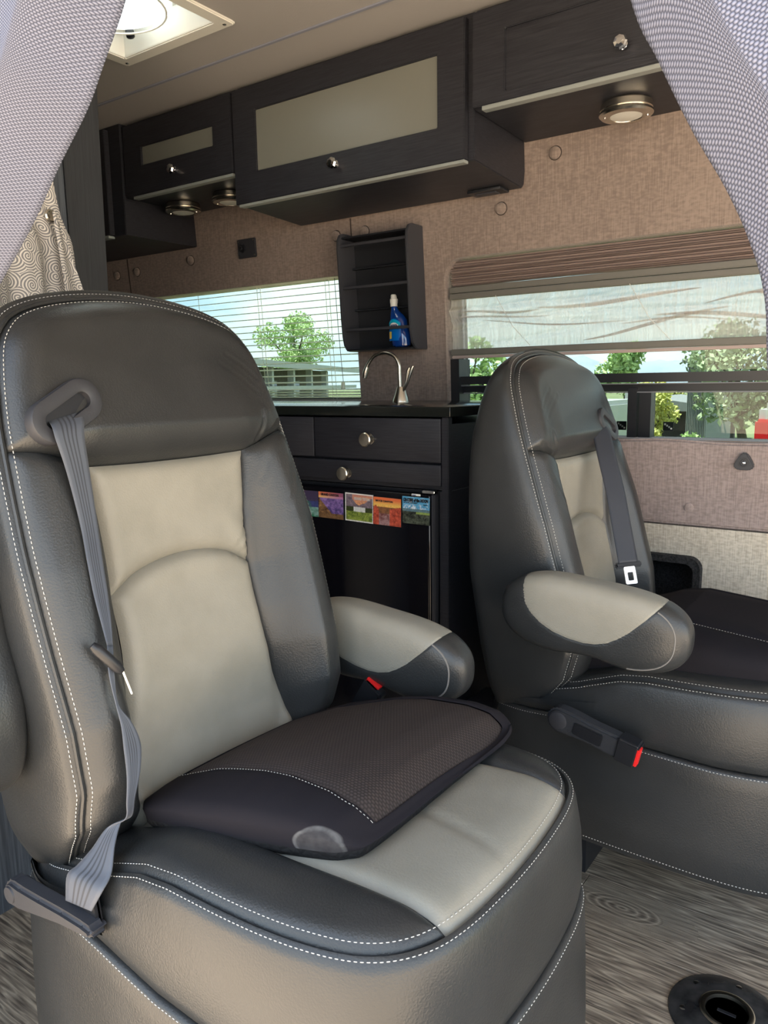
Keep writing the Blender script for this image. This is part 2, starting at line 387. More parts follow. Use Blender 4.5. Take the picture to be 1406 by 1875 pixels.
def spline(pts, n, closed=False):
    """Catmull-Rom, resampled by arc length to n points"""
    P = np.array(pts, float); m = len(P); out = []
    rng = range(m) if closed else range(m-1)
    for i in rng:
        p1 = P[i]; p2 = P[(i+1) % m]
        p0 = P[(i-1) % m] if (closed or i > 0) else 2*p1-p2
        p3 = P[(i+2) % m] if (closed or i+2 < m) else 2*p2-p1
        for k in range(16):
            t = k/16
            out.append(0.5*((2*p1)+(-p0+p2)*t+(2*p0-5*p1+4*p2-p3)*t*t+(-p0+3*p1-3*p2+p3)*t**3))
    out.append(P[0] if closed else P[-1]); out = np.array(out)
    L = np.concatenate([[0], np.cumsum(np.linalg.norm(np.diff(out, axis=0), axis=1))])
    s = np.linspace(0, L[-1], n+1 if closed else n)
    r = np.stack([np.interp(s, L, out[:, k]) for k in range(out.shape[1])], 1)
    return r[:-1] if closed else r
def coons(b, t, l, r):
    """b,t: n pts (left->right); l,r: m pts (bottom->top)"""
    n, m = len(b), len(l); u = np.linspace(0, 1, n)[:, None, None]; v = np.linspace(0, 1, m)[None, :, None]
    S = (1-v)*b[:, None]+v*t[:, None]+(1-u)*l[None]+u*r[None]
    S -= (1-u)*(1-v)*b[0]+u*(1-v)*b[-1]+(1-u)*v*t[0]+u*v*t[-1]
    return S
def dist_poly(P, C, closed=False):
    """distance from points (N,2) to polyline C"""
    C = np.asarray(C); A = C[:-1]; B = C[1:]
    if closed: A = C; B = np.roll(C, -1, 0)
    d = B-A; L2 = (d**2).sum(1)+1e-12
    out = np.full(len(P), 1e9)
    for k in range(0, len(P), 4000):
        q = P[k:k+4000, None]; t = np.clip(((q-A)*d).sum(2)/L2, 0, 1)
        out[k:k+4000] = np.sqrt((((A+t[..., None]*d)-q)**2).sum(2)).min(1)
    return out
def knob_geo(c, axis, r=0.016, L=0.026):
    return lathe([(r*.75, 0), (r*.75, .003), (r*.34, .005), (r*.30, L*.55), (r*.6, L*.68), (r, L*.76), (r, L*.92), (r*.86, L), (r*.2, L*1.02)], c, axis, 24)
def stitches(pts, nrm, m_parent, length=0.0038, gap=0.0058, wid=0.0008, name='stitching', matn='thread'):
    """pts: dense polyline (N,3); nrm: (N,3) outward normals"""
    pts = np.asarray(pts); nrm = np.asarray(nrm)
    L = np.concatenate([[0], np.cumsum(np.linalg.norm(np.diff(pts, axis=0), axis=1))])
    s = np.arange(gap/2, L[-1]-gap/2, gap); V = []; F = []
    P = np.stack([np.interp(s, L, pts[:, k]) for k in range(3)], 1); P2 = np.stack([np.interp(s+.001, L, pts[:, k]) for k in range(3)], 1)
    N = np.stack([np.interp(s, L, nrm[:, k]) for k in range(3)], 1)
    for p, q, n in zip(P, P2, N):
        t = q-p; t /= (np.linalg.norm(t)+1e-9); n = n/(np.linalg.norm(n)+1e-9); b = np.cross(t, n); o = len(V)
        for a, bb, c in ((-.5, 0, -.1), (-.3, 1, 0), (-.3, 0, 1), (-.3, -1, 0), (.3, 1, 0), (.3, 0, 1), (.3, -1, 0), (.5, 0, -.1)):
            V.append(p+t*length*a+b*wid*.6*bb+n*(wid*.8*c+wid*.15))
        F += [(o, o+2, o+1), (o, o+3, o+2), (o+1, o+2, o+5, o+4), (o+2, o+3, o+6, o+5), (o+4, o+5, o+7), (o+5, o+6, o+7)]
    return obj(name, (V, F), matn, m_parent, kind='stuff', angle=None)

# wall on the far side leans in a little above the counter
def WY(z): return 1.95 - 0.07*max(0.0, z-1.0)
def WP(x, z, d=0.0): return Vector((x, WY(z)-d, z))

# ================================================================== SETTING
def struct(name, geo, m, **k):
    o = obj(name, geo, m, **k); o['kind'] = 'structure'; return o
CZ = 1.862     # ceiling height
# floor of vinyl planks over a subfloor
fl = struct('floor', box(-3.0, 1.6, 0.12, 1.97, -0.06, -0.004), 'plastic_black', smooth=False)
pk = [None]
k = 0
for j in range(11):
    y0 = 0.13+j*0.168; xo = -3.0-(j*0.43) % 1.1
    while xo < 1.6:
        x0, x1 = max(xo, -3.0), min(xo+1.1, 1.6)
        if x1-x0 > 0.02: obj('plank', box(x0+.0006, x1-.0006, y0+.0006, min(y0+.1674, 1.97), -0.004, 0.0, 0.0006, 1), 'floor', fl, smooth=False)
        xo += 1.1
# ceiling with opening for the roof vent
VX0, VX1, VY0, VY1 = -1.70, -1.375, 0.99, 1.325
def bg_(b):
    b.verts.index_update(); b.faces.index_update()
    g = ([v.co.copy() for v in b.verts], [tuple(v.index for v in f.verts) for f in b.faces]); b.free(); return g
ce = struct('ceiling', merge(bg_(box(-3.0, VX0, 0.12, 1.97, CZ, CZ+.05)), bg_(box(VX1, 1.6, 0.12, 1.97, CZ, CZ+.05)), bg_(box(VX0, VX1, 0.12, VY0, CZ, CZ+.05)), bg_(box(VX0, VX1, VY1, 1.97, CZ, CZ+.05))), 'ceiling', smooth=False)
struct('trim_1', bg_(box(-3.0, 1.6, 1.478, 1.488, CZ-.003, CZ+.004, .001, 1)), 'ceiling_trim')
struct('trim_2', bg_(box(-3.0, 1.6, 0.86, 0.87, CZ-.003, CZ+.004, .001, 1)), 'ceiling_trim')
# window wall
def win2():
    return rrect(-1.14, 1.05, 0.905, 1.392, 0.055, 6, (0, 1, 0, 0))
h1 = [(-2.42, 1.003), (-1.457, 1.003), (-1.459, 1.382), (-2.42, 1.382)]
arc_ = [q for q in win2() if q[0] < -1.0 and q[1] > 1.2][::-1]
outer_up = [(-3.0, 1.0), (-1.14, 1.0)]+arc_+[(1.05, 1.392), (1.05, 1.0), (1.6, 1.0), (1.6, CZ), (-3.0, CZ)]
wall_up = struct('wall_back_upper', fill_holes(outer_up, [h1], lambda a, b: WP(a, b)), 'wall', smooth=False)
outer = [(-3.0, 0.0), (1.6, 0.0), (1.6, 1.0), (1.05, 1.0), (1.05, .905), (-1.14, .905), (-1.14, 1.0), (-3.0, 1.0)]
wall = struct('wall_back', fill_holes(outer, [rrect(-.70, -.414, .36, .622, .03, 5)], lambda a, b: WP(a, b)), 'wall', smooth=False)
rev = bpy.data.objects  # (reveals)
for nm, loop in (('trim_3', h1), ('trim_4', win2())):
    n = len(loop); V = [WP(a, b) for a, b in loop] + [WP(a, b, -.045 if nm == 'trim_3' else -.10) for a, b in loop]
    struct(nm, (V, [(i, (i+1) % n, n+(i+1) % n, n+i) for i in range(n)]), 'slat_' if nm == 'trim_3' else 'wall', smooth=False)
# lower trim panels, raised slightly: mauve panel under the window and beige panel under it
def lower_panel(name, poly, m, d0=0.0, d1=0.014):
    g = prism(poly, lambda a, b, d: Vector((a, 1.95-d, b)), d0, d1); bm = bmesh.new()
    vs = [bm.verts.new(v) for v in g[0]]
    for f in g[1]: bm.faces.new([vs[i] for i in f])
    bmesh.ops.recalc_face_normals(bm, faces=bm.faces)
    ed = [e for e in bm.edges if all(abs(v.co.y-(1.95-d1)) < 1e-5 for v in e.verts)]
    bmesh.ops.bevel(bm, geom=ed, offset=.006, segments=3, affect='EDGES')
    return obj(name, bm, m, wall)
top = [(x, .903+.0025*math.sin(x*9)+.002*math.sin(x*23+1)) for x in np.linspace(1.05, -.825, 60)]
o = lower_panel('fabric_panel', [(-.825, .698), (1.05, .700)] + top, 'wall_mauve', 0.0, .02)
o['label'] = 'mauve ribbed panel below the window'
nb = rrect(-.70, -.414, .36, .622, .03, 5)
V, F = fill_holes([(-.825, .05), (1.05, .05), (1.05, .696), (-.825, .694)], [nb], lambda a, b: Vector((a, 1.934, b)))
o = obj('fabric_panel', (V, F), 'wall_beige', wall, smooth=False); o['label'] = 'beige ribbed panel low on the wall'
# storage recess, carpet-lined, in the beige panel
rc = thing('wall_recess', 'black carpet-lined recess low in the beige wall beside the far seat', 'recess', (-.557, 1.94, .49))
inn = rrect(-.68, -.434, .38, .602, .022, 5); no, ni = len(nb), len(inn)
V = [Vector((a, 1.934, b)) for a, b in nb]+[Vector((a, 1.922, b)) for a, b in rrect(-.697, -.417, .363, .619, .03, 5)]+[Vector((a, 1.924, b)) for a, b in inn]+[Vector((a, 2.03, b)) for a, b in inn]
F = []
for L in range(3): F += [(L*no+i, L*no+(i+1) % no, (L+1)*no+(i+1) % no, (L+1)*no+i) for i in range(no)]
F.append(tuple(range(3*no, 4*no)))
obj('recess_liner', (V, F), 'carpet', rc)
# seams and covered buttons of the fabric wall
def wall_strip(x0, x1, z0, z1, d0, d1):
    return prism([(x0, z0), (x1, z0), (x1, z1), (x0, z1)], lambda a, b, d: WP(a, b, d), d0, d1)
for xs, z0, z1 in ((-2.522, 1.001, 1.53), (-1.456, 1.384, 1.54)):
    o = obj('seam', wall_strip(xs-.0022, xs+.0022, z0, z1, 0.0, .0012), 'seam_and_shade', wall_up, smooth=False)
for x, z in ((-2.59, 1.477), (-2.47, 1.48), (-2.169, 1.491), (-1.513, 1.497), (-1.405, 1.497), (-.807, 1.611), (-.958, 1.501), (-.30, 1.60)):
    b_ = obj('button', lathe([(.0145, -.001), (.0150, .004), (.0135, .008), (.008, .0105), (.0, .011)], WP(x, z), (0, -1, -.07), 20), 'wall', wall_up)
    obj('shadow_ring', lathe([(.0175, .0004), (.0172, .0009), (.0145, .0009), (.0143, .0004)], WP(x, z), (0, -1, -.07), 20), 'seam_and_shade', b_)  # flat dark ring, paints the shadow around the button
obj('button', lathe([(.011, 0), (.011, .002), (.009, .003), (0, .0035)], (-.452, 1.93, .742), (0, -1, 0), 18), 'wall_mauve', wall)
# ends of the living space
struct('wall_left', bg_(box(-3.05, -3.0, .10, 1.97, 0, CZ)), 'wall', smooth=False)
struct('wall_front', merge(bg_(box(-3.0, -1.10, .08, .12, -.02, CZ)), bg_(box(-1.1, 1.6, .08, .12, 1.70, CZ))), 'wall', smooth=False)
# washroom partition behind the near seat
pa = thing('partition_panel', 'dark woodgrain partition panel standing behind the near seat', 'partition', (-1.475, .6, 0))
def slant(x0, x1, y0, yb, yt, z0, z1):
    return prism([(y0, z0), (yb, z0), (yt, z1), (y0, z1)], lambda a, b, d: Vector((d, a, b)), x0, x1)
obj('board', slant(-1.50, -1.45, .13, .953, .985, 0, CZ-.001), 'wood_dark_upright', pa, smooth=False)
g = slant(-1.502, -1.446, .953, 1.026, 1.060, 0, CZ-.001)
bm = bmesh.new(); vs = [bm.verts.new(v) for v in g[0]]
for f in g[1]: bm.faces.new([vs[i] for i in f])
bmesh.ops.recalc_face_normals(bm, faces=bm.faces)
bmesh.ops.bevel(bm, geom=[e for e in bm.edges if abs(e.verts[0].co.z-e.verts[1].co.z) > 1], offset=.008, segments=3, affect='EDGES')
obj('edge_post', bm, 'wood_post', pa)

# roof vent
rv = thing('roof_vent', 'white square roof vent with round fan cover in the ceiling', 'vent', (-1.54, 1.16, CZ))
def frame_xy(xo0, xo1, yo0, yo1, xi0, xi1, yi0, yi1, z0, z1):
    V = []
    for (a0, a1, b0, b1, z) in ((xo0, xo1, yo0, yo1, z0), (xi0, xi1, yi0, yi1, z0), (xi0, xi1, yi0, yi1, z1), (xo0, xo1, yo0, yo1, z1)):
        V += [Vector((a0, b0, z)), Vector((a1, b0, z)), Vector((a1, b1, z)), Vector((a0, b1, z))]
    F = []
    for L in range(4):
        for i in range(4): F.append((L*4+i, L*4+(i+1) % 4, ((L+1) % 4)*4+(i+1) % 4, ((L+1) % 4)*4+i))
    bm = bmesh.new(); vs = [bm.verts.new(v) for v in V]
    for f in F: bm.faces.new([vs[i] for i in f])
    bmesh.ops.recalc_face_normals(bm, faces=bm.faces)
    bmesh.ops.bevel(bm, geom=list(bm.edges), offset=.0025, segments=2, affect='EDGES')
    return bm
obj('flange', frame_xy(-1.730, -1.345, .965, 1.355, -1.695, -1.38, 1.0, 1.32, CZ-.008, CZ), 'vent_white', rv)
V = []
for z, i in ((CZ-.004, 0), (CZ+.055, .004), (CZ+.060, .006)):
    V += [Vector((-1.694+i, 1.001+i, z)), Vector((-1.381-i, 1.001+i, z)), Vector((-1.381-i, 1.319-i, z)), Vector((-1.694+i, 1.319-i, z))]
obj('shaft', (V, [(L*4+j, L*4+(j+1) % 4, L*4+4+(j+1) % 4, L*4+4+j) for L in range(2) for j in range(4)]), 'vent_white', rv, smooth=False)
crc = [(-1.545+.146*math.cos(t), 1.165+.146*math.sin(t)) for t in np.linspace(0, 2*PI, 41)[:-1]]
obj('fan_ring', merge(fill_holes([(-1.69, 1.005), (-1.385, 1.005), (-1.385, 1.315), (-1.69, 1.315)], [crc], lambda a, b: Vector((a, b, CZ+.058)))), 'vent_white', rv, smooth=False)
M['dome'] = slat_mat('dome', (.80, .82, .80), (.80, .84, .83), .6)
obj('fan_cover', lathe([(.02, .0), (.07, .003), (.115, .012), (.138, .026), (.140, .050), (.146, .058), (.05, .06)], (-1.545, 1.165, CZ+.005), (0, 0, 1), 40), 'dome', rv)
obj('rib', tube([Vector((-1.545+.125*math.cos(t), 1.165+.125*math.sin(t), CZ+.012)) for t in np.linspace(0, 2*PI, 40)], .0025, 6, False), 'vent_white', rv)
obj('knob', lathe([(.006, 0), (.009, .004), (.011, .012), (.010, .022), (.004, .025)], (-1.63, 1.285, CZ+.035), (.25, 0, -1), 12), 'plastic_black', rv)
for x, y in ((-1.712, 1.338), (-1.363, 1.338), (-1.363, .985), (-1.712, .985)):
    obj('screw', lathe([(.0045, 0), (.0045, .001), (.003, .002), (.0, .0022)], (x, y, CZ-.008), (0, 0, -1), 10), 'metal_bright', rv)
# translucent lid on the roof lets daylight in
M['lid'] = sheer('lid', (.85, .86, .84), .35)

# ================================================================== OVERHEAD CABINETS
FY = 1.62
def yz_prism(poly, x0, x1): return prism(poly, lambda a, b, d: Vector((d, a, b)), x0, x1)
def bevel_geo(g, off=.002, seg=2, test=None):
    bm = bmesh.new(); vs = [bm.verts.new(v) for v in g[0]]
    for f in g[1]: bm.faces.new([vs[i] for i in f])
    bmesh.ops.recalc_face_normals(bm, faces=bm.faces)
    bmesh.ops.bevel(bm, geom=[e for e in bm.edges if test is None or test(e)], offset=off, segments=seg, affect='EDGES')
    return bm
def crystal_knob(x, z, y, parent):
    k = obj('knob', lathe([(.010, 0), (.010, .002), (.005, .004), (.005, .009)], (x, y, z), (0, -1, 0), 16), 'chrome', parent)
    k['label'] = 'faceted glass and chrome knob'
    obj('knob_head', lathe([(.006, .008), (.013, .012), (.0145, .017), (.012, .022), (.006, .024)], (x, y, z), (0, -1, 0), 8), 'chrome', k, angle=10)
def door(parent, x0, x1, z0, z1, gx0=None, gx1=None, gz0=None, gz1=None, glassy=True, kn=None, y=FY):
    t = .019
    V, F = fill_holes([(x0, z0), (x1, z0), (x1, z1), (x0, z1)], [[(gx0, gz0), (gx1, gz0), (gx1, gz1), (gx0, gz1)]], lambda a, b: Vector((a, y, b)))
    n = len(V); V2 = V+[v+Vector((0, t, 0)) for v in V]
    bm = bmesh.new(); vs = [bm.verts.new(v) for v in V2]
    for f in F: bm.faces.new([vs[i] for i in f]); bm.faces.new([vs[i+n] for i in reversed(f)])
    bnd = [e for e in bm.edges if len(e.link_faces) == 1]
    used = set()
    for loop in ([(x0, z0), (x1, z0), (x1, z1), (x0, z1)], [(gx0, gz0), (gx1, gz0), (gx1, gz1), (gx0, gz1)]):
        idx = []
        for a, b in loop: idx.append(min(range(n), key=lambda i: (V[i].x-a)**2+(V[i].z-b)**2))
        for i in range(4):
            try: bm.faces.new([vs[idx[i]], vs[idx[(i+1) % 4]], vs[idx[(i+1) % 4]+n], vs[idx[i]+n]])
            except ValueError: pass
    bmesh.ops.recalc_face_normals(bm, faces=bm.faces)
    bmesh.ops.bevel(bm, geom=[e for e in bm.edges if len(e.link_faces) == 2 and e.calc_face_angle() > 1], offset=.0018, segments=2, affect='EDGES')
    d = obj('door', bm, 'wood_dark', parent)
    if glassy: p = obj('glass_panel', bg_(box(gx0-.004, gx1+.004, y+.006, y+.011, gz0-.004, gz1+.004)), 'frost', d, smooth=False); p['label'] = 'frosted glass pane'
    else: obj('inset_panel', bg_(box(gx0-.004, gx1+.004, y+.006, y+.014, gz0-.004, gz1+.004)), 'wood_dark', d, smooth=False)
    if kn: crystal_knob(kn[0], kn[1], y, d)
    return d
# C: the big one
cc = thing('overhead_cabinet', 'widest dark overhead cabinet with long frosted glass door', 'cabinet', (-1.27, 1.7, 1.55), 'dark overhead cabinets')
prof = [(FY+.02, CZ-.001), (FY+.02, 1.552), (1.895, 1.538), (1.905, 1.548), (1.911, 1.58), (1.906, 1.64), (1.888, CZ-.001)]
obj('body', bevel_geo(yz_prism(prof, -1.635, -.890), .002), 'wood_dark', cc)
door(cc, -1.637, -.905, 1.552, CZ-.012, -1.552, -.977, 1.631, 1.787, True, (-1.277, 1.602))
o = obj('edge_strip', bg_(box(-1.625, -.906, FY+.001, FY+.021, 1.545, 1.552, .001, 1)), 'strip', cc); o['label'] = 'pale metal strip under the door'
obj('vent_plate', bg_(box(-1.02, -.925, 1.84, 1.893, 1.532, 1.540, .002, 2)), 'plastic_black', cc)
obj('slot', bg_(box(-1.005, -.945, 1.855, 1.878, 1.529, 1.534, .001, 1)), 'plastic_dark', cc)
# B: the small one
cb = thing('overhead_cabinet', 'small dark overhead cabinet with a short frosted pane, left of the widest one', 'cabinet', (-1.88, 1.7, 1.64), 'dark overhead cabinets')
obj('body', bevel_geo(yz_prism([(FY+.02, CZ-.001), (FY+.02, 1.640), (1.899, 1.640), (1.885, CZ-.001)], -2.122, -1.642), .002), 'wood_dark', cb)
door(cb, -2.12, -1.644, 1.640, CZ-.012, -2.035, -1.72, 1.725, 1.778, True, (-1.885, 1.687))
obj('edge_strip', bg_(box(-2.085, -1.646, FY+.001, FY+.021, 1.632, 1.640, .001, 1)), 'strip', cb)
# A: the far left
ca = thing('overhead_cabinet', 'leftmost dark overhead cabinet, hung lowest, half hidden by the partition', 'cabinet', (-2.5, 1.7, 1.53), 'dark overhead cabinets')
obj('body', bevel_geo(yz_prism([(1.615, CZ-.001), (1.615, 1.531), (1.909, 1.531), (1.885, CZ-.001)], -2.98, -2.126), .002), 'wood_dark', ca)
door(ca, -2.98, -2.18, 1.535, CZ-.012, -2.90, -2.26, 1.60, 1.79, True, None, 1.595)
obj('edge_strip', bg_(box(-2.96, -2.19, 1.596, 1.62, 1.525, 1.533, .001, 1)), 'strip', ca)
# D: right
cd = thing('overhead_cabinet', 'rightmost dark overhead cabinet with solid wooden door and round light beneath', 'cabinet', (-.4, 1.7, 1.65), 'dark overhead cabinets')
obj('body', bevel_geo(yz_prism([(FY+.02, CZ-.001), (FY+.02, 1.655), (1.903, 1.648), (1.885, CZ-.001)], -.888, .45), .002), 'wood_dark', cd)
door(cd, -.886, -.12, 1.655, CZ-.012, -.806, -.21, 1.675, 1.80, False, (-.549, 1.704))
door(cd, -.115, .45, 1.655, CZ-.012, -.03, .37, 1.675, 1.80, False, (.16, 1.704))
obj('edge_strip', bg_(box(-.862, .44, FY+.001, FY+.022, 1.646, 1.655, .001, 1)), 'strip', cd)
# screw + thread of light at door corner
# puck lights
def puck(x, y, z, label):
    p = thing('puck_light', label, 'light', (x, y, z), 'round puck lights under the cabinets')
    r_ = obj('rim', lathe([(.052, 0), (.055, -.004), (.056, -.016), (.0545, -.018), (.057, -.020), (.058, -.025), (.054, -.029), (.036, -.030), (.035, -.028)], (x, y, z), (0, 0, 1), 40), 'nickel', p, angle=25)
    o = obj('lens', lathe([(.035, -.026), (.034, -.029), (.02, -.0305), (.0, -.031)], (x, y, z), (0, 0, 1), 30), 'vent_white', p)
    for a in (.4, 3.54): obj('screw', lathe([(.003, -.029), (.003, -.031), (0, -.0315)], (x+.045*math.cos(a), y+.045*math.sin(a), z), (0, 0, 1), 8), 'chrome', r_)
puck(-.592, 1.785, 1.651, 'round brass-toned puck light under the rightmost cabinet')
puck(-2.035, 1.775, 1.6395, 'round puck light under the middle of the small cabinet')
puck(-1.815, 1.775, 1.6395, 'round puck light half hidden behind the widest cabinet')

# wall plate
wp = thing('wall_socket', 'small square bronze socket plate on the wall above the blinds', 'socket', (-1.887, 1.915, 1.50))
obj('plate', bevel_geo(wall_strip(-1.930, -1.846, 1.471, 1.531, .0005, .008), .0025), 'plastic_dark', wp)
obj('dial', lathe([(.014, 0), (.013, .006), (.006, .007), (.005, .012), (0, .0125)], WP(-1.905, 1.502, .008), (0, -1, -.07), 16), 'plastic_black', wp)
for a, b in ((-1.923, 1.478), (-1.853, 1.478), (-1.923, 1.524), (-1.853, 1.524)): obj('screw', lathe([(.003, 0), (.003, .0012), (0, .0015)], WP(a, b, .008), (0, -1, 0), 8), 'nickel', wp)

# ================================================================== BLINDS WINDOW
w1 = struct('window_1', merge(wall_strip(-2.42, -2.41, 1.003, 1.382, -.050, -.036), wall_strip(-1.463, -1.457, 1.003, 1.382, -.050, -.036), wall_strip(-2.42, -1.457, 1.003, 1.010, -.050, -.036), wall_strip(-2.42, -1.457, 1.377, 1.382, -.050, -.036)), 'plastic_black', smooth=False)
obj('glass_pane', wall_strip(-2.415, -1.460, 1.005, 1.380, -.046, -.043), 'glass', w1, smooth=False)
bl = thing('window_blind', 'cream horizontal slat blind in the window behind the near seat', 'blind', (-1.88, 1.95, 1.0))
M['slat'] = slat_mat()
obj('head_rail', bevel_geo(wall_strip(-2.415, -1.462, 1.374, 1.381, -.033, -.006), .001), 'slat', bl)
zs = list(np.arange(1.360, 1.045, -.0215)) + [1.036, 1.027, 1.018, 1.010]
for i, z in enumerate(zs):
    V = []; n = 5
    for x in (-2.405, -1.466):
        for k in range(n):
            t = k/(n-1)-.5; V.append(WP(x, z+.0016*(1-4*t*t)+(t*.0030), .0)+Vector((0, .019+.018*t, 0)))
    V += [v+Vector((0, 0, -.0009)) for v in V]
    F = [(k, k+1, n+k+1, n+k) for k in range(n-1)]+[(2*n+k+1, 2*n+k, 3*n+k, 3*n+k+1) for k in range(n-1)]+[(0, n, 3*n, 2*n), (n-1, 3*n-1, 4*n-1, 2*n-1)]
    obj('slat', (V, F), 'slat', bl)
for x in (-2.16, -1.575, -1.560, -1.87, -1.855):
    obj('cord', tube([WP(x, 1.377, -.006), WP(x, 1.2, -.0055), WP(x+.002, 1.006, -.006)], .0009, 6), 'slat', bl)
obj('pull_cord', tube([WP(-1.535, 1.377, -.004), WP(-1.531, 1.22, -.002), WP(-1.525, 1.06, -.002)], .0010, 6), 'thread_dark', bl)
obj('tassel', lathe([(.002, 0), (.006, -.004), (.007, -.022), (.004, -.026)], WP(-1.525, 1.06, -.001), (0, 0, 1), 10), 'slat', bl)

# ================================================================== RIGHT WINDOW
w2 = struct('window_2', merge(
    wall_strip(-1.14, -1.112, .90, 1.118, -.085, -.02), wall_strip(-1.14, -1.125, 1.118, 1.39, -.099, -.072),
    wall_strip(-1.14, 1.05, 1.045, 1.068, -.085, -.03), wall_strip(-1.14, 1.05, 1.022, 1.040, -.085, -.045),
    wall_strip(-.628, -.606, .90, 1.03, -.085, -.035), wall_strip(-.602, -.572, .90, 1.03, -.085, -.045),
    wall_strip(-1.14, 1.05, .885, .899, -.085, -.03)), 'plastic_black', smooth=False)
o = obj('track', merge(wall_strip(-1.13, 1.05, 1.0400, 1.0425, -.05, -.029), wall_strip(-1.13, 1.05, 1.0185, 1.0215, -.05, -.04)), 'plastic_grey', w2, smooth=False)
obj('glass_pane', wall_strip(-1.12, 1.05, .895, 1.385, -.080, -.076), 'glass', w2, smooth=False)
# stickers in the pane corners
for x0 in (-.668, -.548):
    s = obj('sticker', wall_strip(x0, x0+.026, .921, .944, -.0755, -.0745), 'plastic_black', w2, smooth=False); s['label'] = 'small black sticker in the pane corner'
    for k in range(4):
        zz = .939-k*.0035; xx = x0+.003+k*.0052
        obj('mark', wall_strip(xx, xx+.0042, zz-.0035, zz+.001, -.0745, -.0742), 'oven_white', s, smooth=False)
sh = thing('pleated_shade', 'taupe pleated shade with loose sheer lower half in right window', 'shade', (-.3, 1.93, 1.12))
# stacked pleats
zt, zb, npl = 1.388, 1.318, 13; X = np.linspace(-1.132, 1.04, 40); V = []; rows = []
for i in range(2*npl+1):
    z = zt+(zb-zt)*i/(2*npl)
    for x in X: V.append(WP(x, z+.0012*math.sin(x*7+i), -.035+(.014 if i % 2 else 0)+.002*math.sin(x*11+i*.7)))
obj('pleat_stack', (V, grid_faces(2*npl+1, 40, flip=True)), 'pleat', sh, angle=10)
obj('middle_rail', bevel_geo(merge(wall_strip(-1.132, 1.04, 1.300, 1.316, -.035, -.014)), .002), M.setdefault('rail', mat('rail', (0.115, 0.11, 0.095), 0.5)), sh)
obj('middle_rail', bevel_geo(merge(wall_strip(-1.132, 1.04, 1.283, 1.298, -.035, -.012)), .002), 'rail', sh)
# crumpled sheer
nx, nz = 220, 60; V = []; uv = []
rs = random.Random(3); folds = [(rs.uniform(-1.1, 1), rs.uniform(1.16, 1.27), rs.uniform(-.35, .45), rs.uniform(.2, .5), rs.uniform(.006, .013)) for _ in range(34)]
for i in range(nx):
    x = -1.134+2.17*i/(nx-1)
    for j in range(nz):
        t = j/(nz-1); z = 1.284+(1.146-1.284)*t; d = 0
        for fx, fz, sl_, ln_, am in folds:
            u = x-fx; v = z-fz-sl_*u*.35
            d += am*math.exp(-(u/ln_)**2-(v/.007)**2)
        ed = min(1, t*6, (1-t)*8)
        d += .004*math.sin(x*5+z*40)
        V.append(WP(x, z-.010*math.sin(PI*t)*math.sin(x*4.2+1)*.5, -.027+d*ed))
obj('sheer_panel', (V, grid_faces(nx, nz)), 'sheer', sh, angle=None)
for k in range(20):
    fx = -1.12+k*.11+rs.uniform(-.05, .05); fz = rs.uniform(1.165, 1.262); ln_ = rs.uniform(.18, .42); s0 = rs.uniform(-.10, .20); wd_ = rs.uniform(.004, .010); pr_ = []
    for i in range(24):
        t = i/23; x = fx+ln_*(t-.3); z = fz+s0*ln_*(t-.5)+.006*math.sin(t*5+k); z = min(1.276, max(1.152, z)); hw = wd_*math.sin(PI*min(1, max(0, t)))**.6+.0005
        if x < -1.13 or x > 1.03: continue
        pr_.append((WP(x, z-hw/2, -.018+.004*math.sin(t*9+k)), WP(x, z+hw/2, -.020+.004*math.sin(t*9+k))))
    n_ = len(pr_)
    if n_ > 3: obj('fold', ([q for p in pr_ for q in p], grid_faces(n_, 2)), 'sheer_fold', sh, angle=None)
obj('bottom_rail', bevel_geo(merge(wall_strip(-1.132, 1.04, 1.128, 1.145, -.036, -.010)), .002), 'rail', sh)
obj('bottom_rail', bevel_geo(merge(wall_strip(-1.132, 1.04, 1.119, 1.127, -.034, -.014)), .002), 'pleat', sh)
for x in (-.985, -.62, -.2): obj('cord', tube([WP(x, 1.284, -.008), WP(x+.05, 1.20, -.006), WP(x+.10, 1.146, -.010)], .0008, 6), 'thread', sh)

# triangular hook under the window
tk = thing('snap_hook', 'black triangular snap stud on the mauve wall under the window', 'fastener', (-.334, 1.93, .86))
tri = []
for k, a0 in enumerate((90, 210, 330)):
    c = (-.334+.013*math.cos(math.radians(a0)), .858+.013*math.sin(math.radians(a0)))
    for q in range(5):
        a = math.radians(a0-60+120*q/4); tri.append((c[0]+.011*math.cos(a), c[1]+.011*math.sin(a)))
obj('base', bevel_geo(prism(tri, lambda a, b, d: Vector((a, 1.93-d, b)), 0, .012), .003, 2), 'plastic_dark', tk)
obj('ring', lathe([(.011, .011), (.011, .014), (.008, .014), (.007, .011)], (-.334, 1.93, .858), (0, -1, 0), 20), 'plastic_black', tk)
obj('stud', lathe([(.004, .01), (.004, .014), (.002, .016), (0, .0162)], (-.334, 1.93, .858), (0, -1, 0), 14), 'chrome', tk)

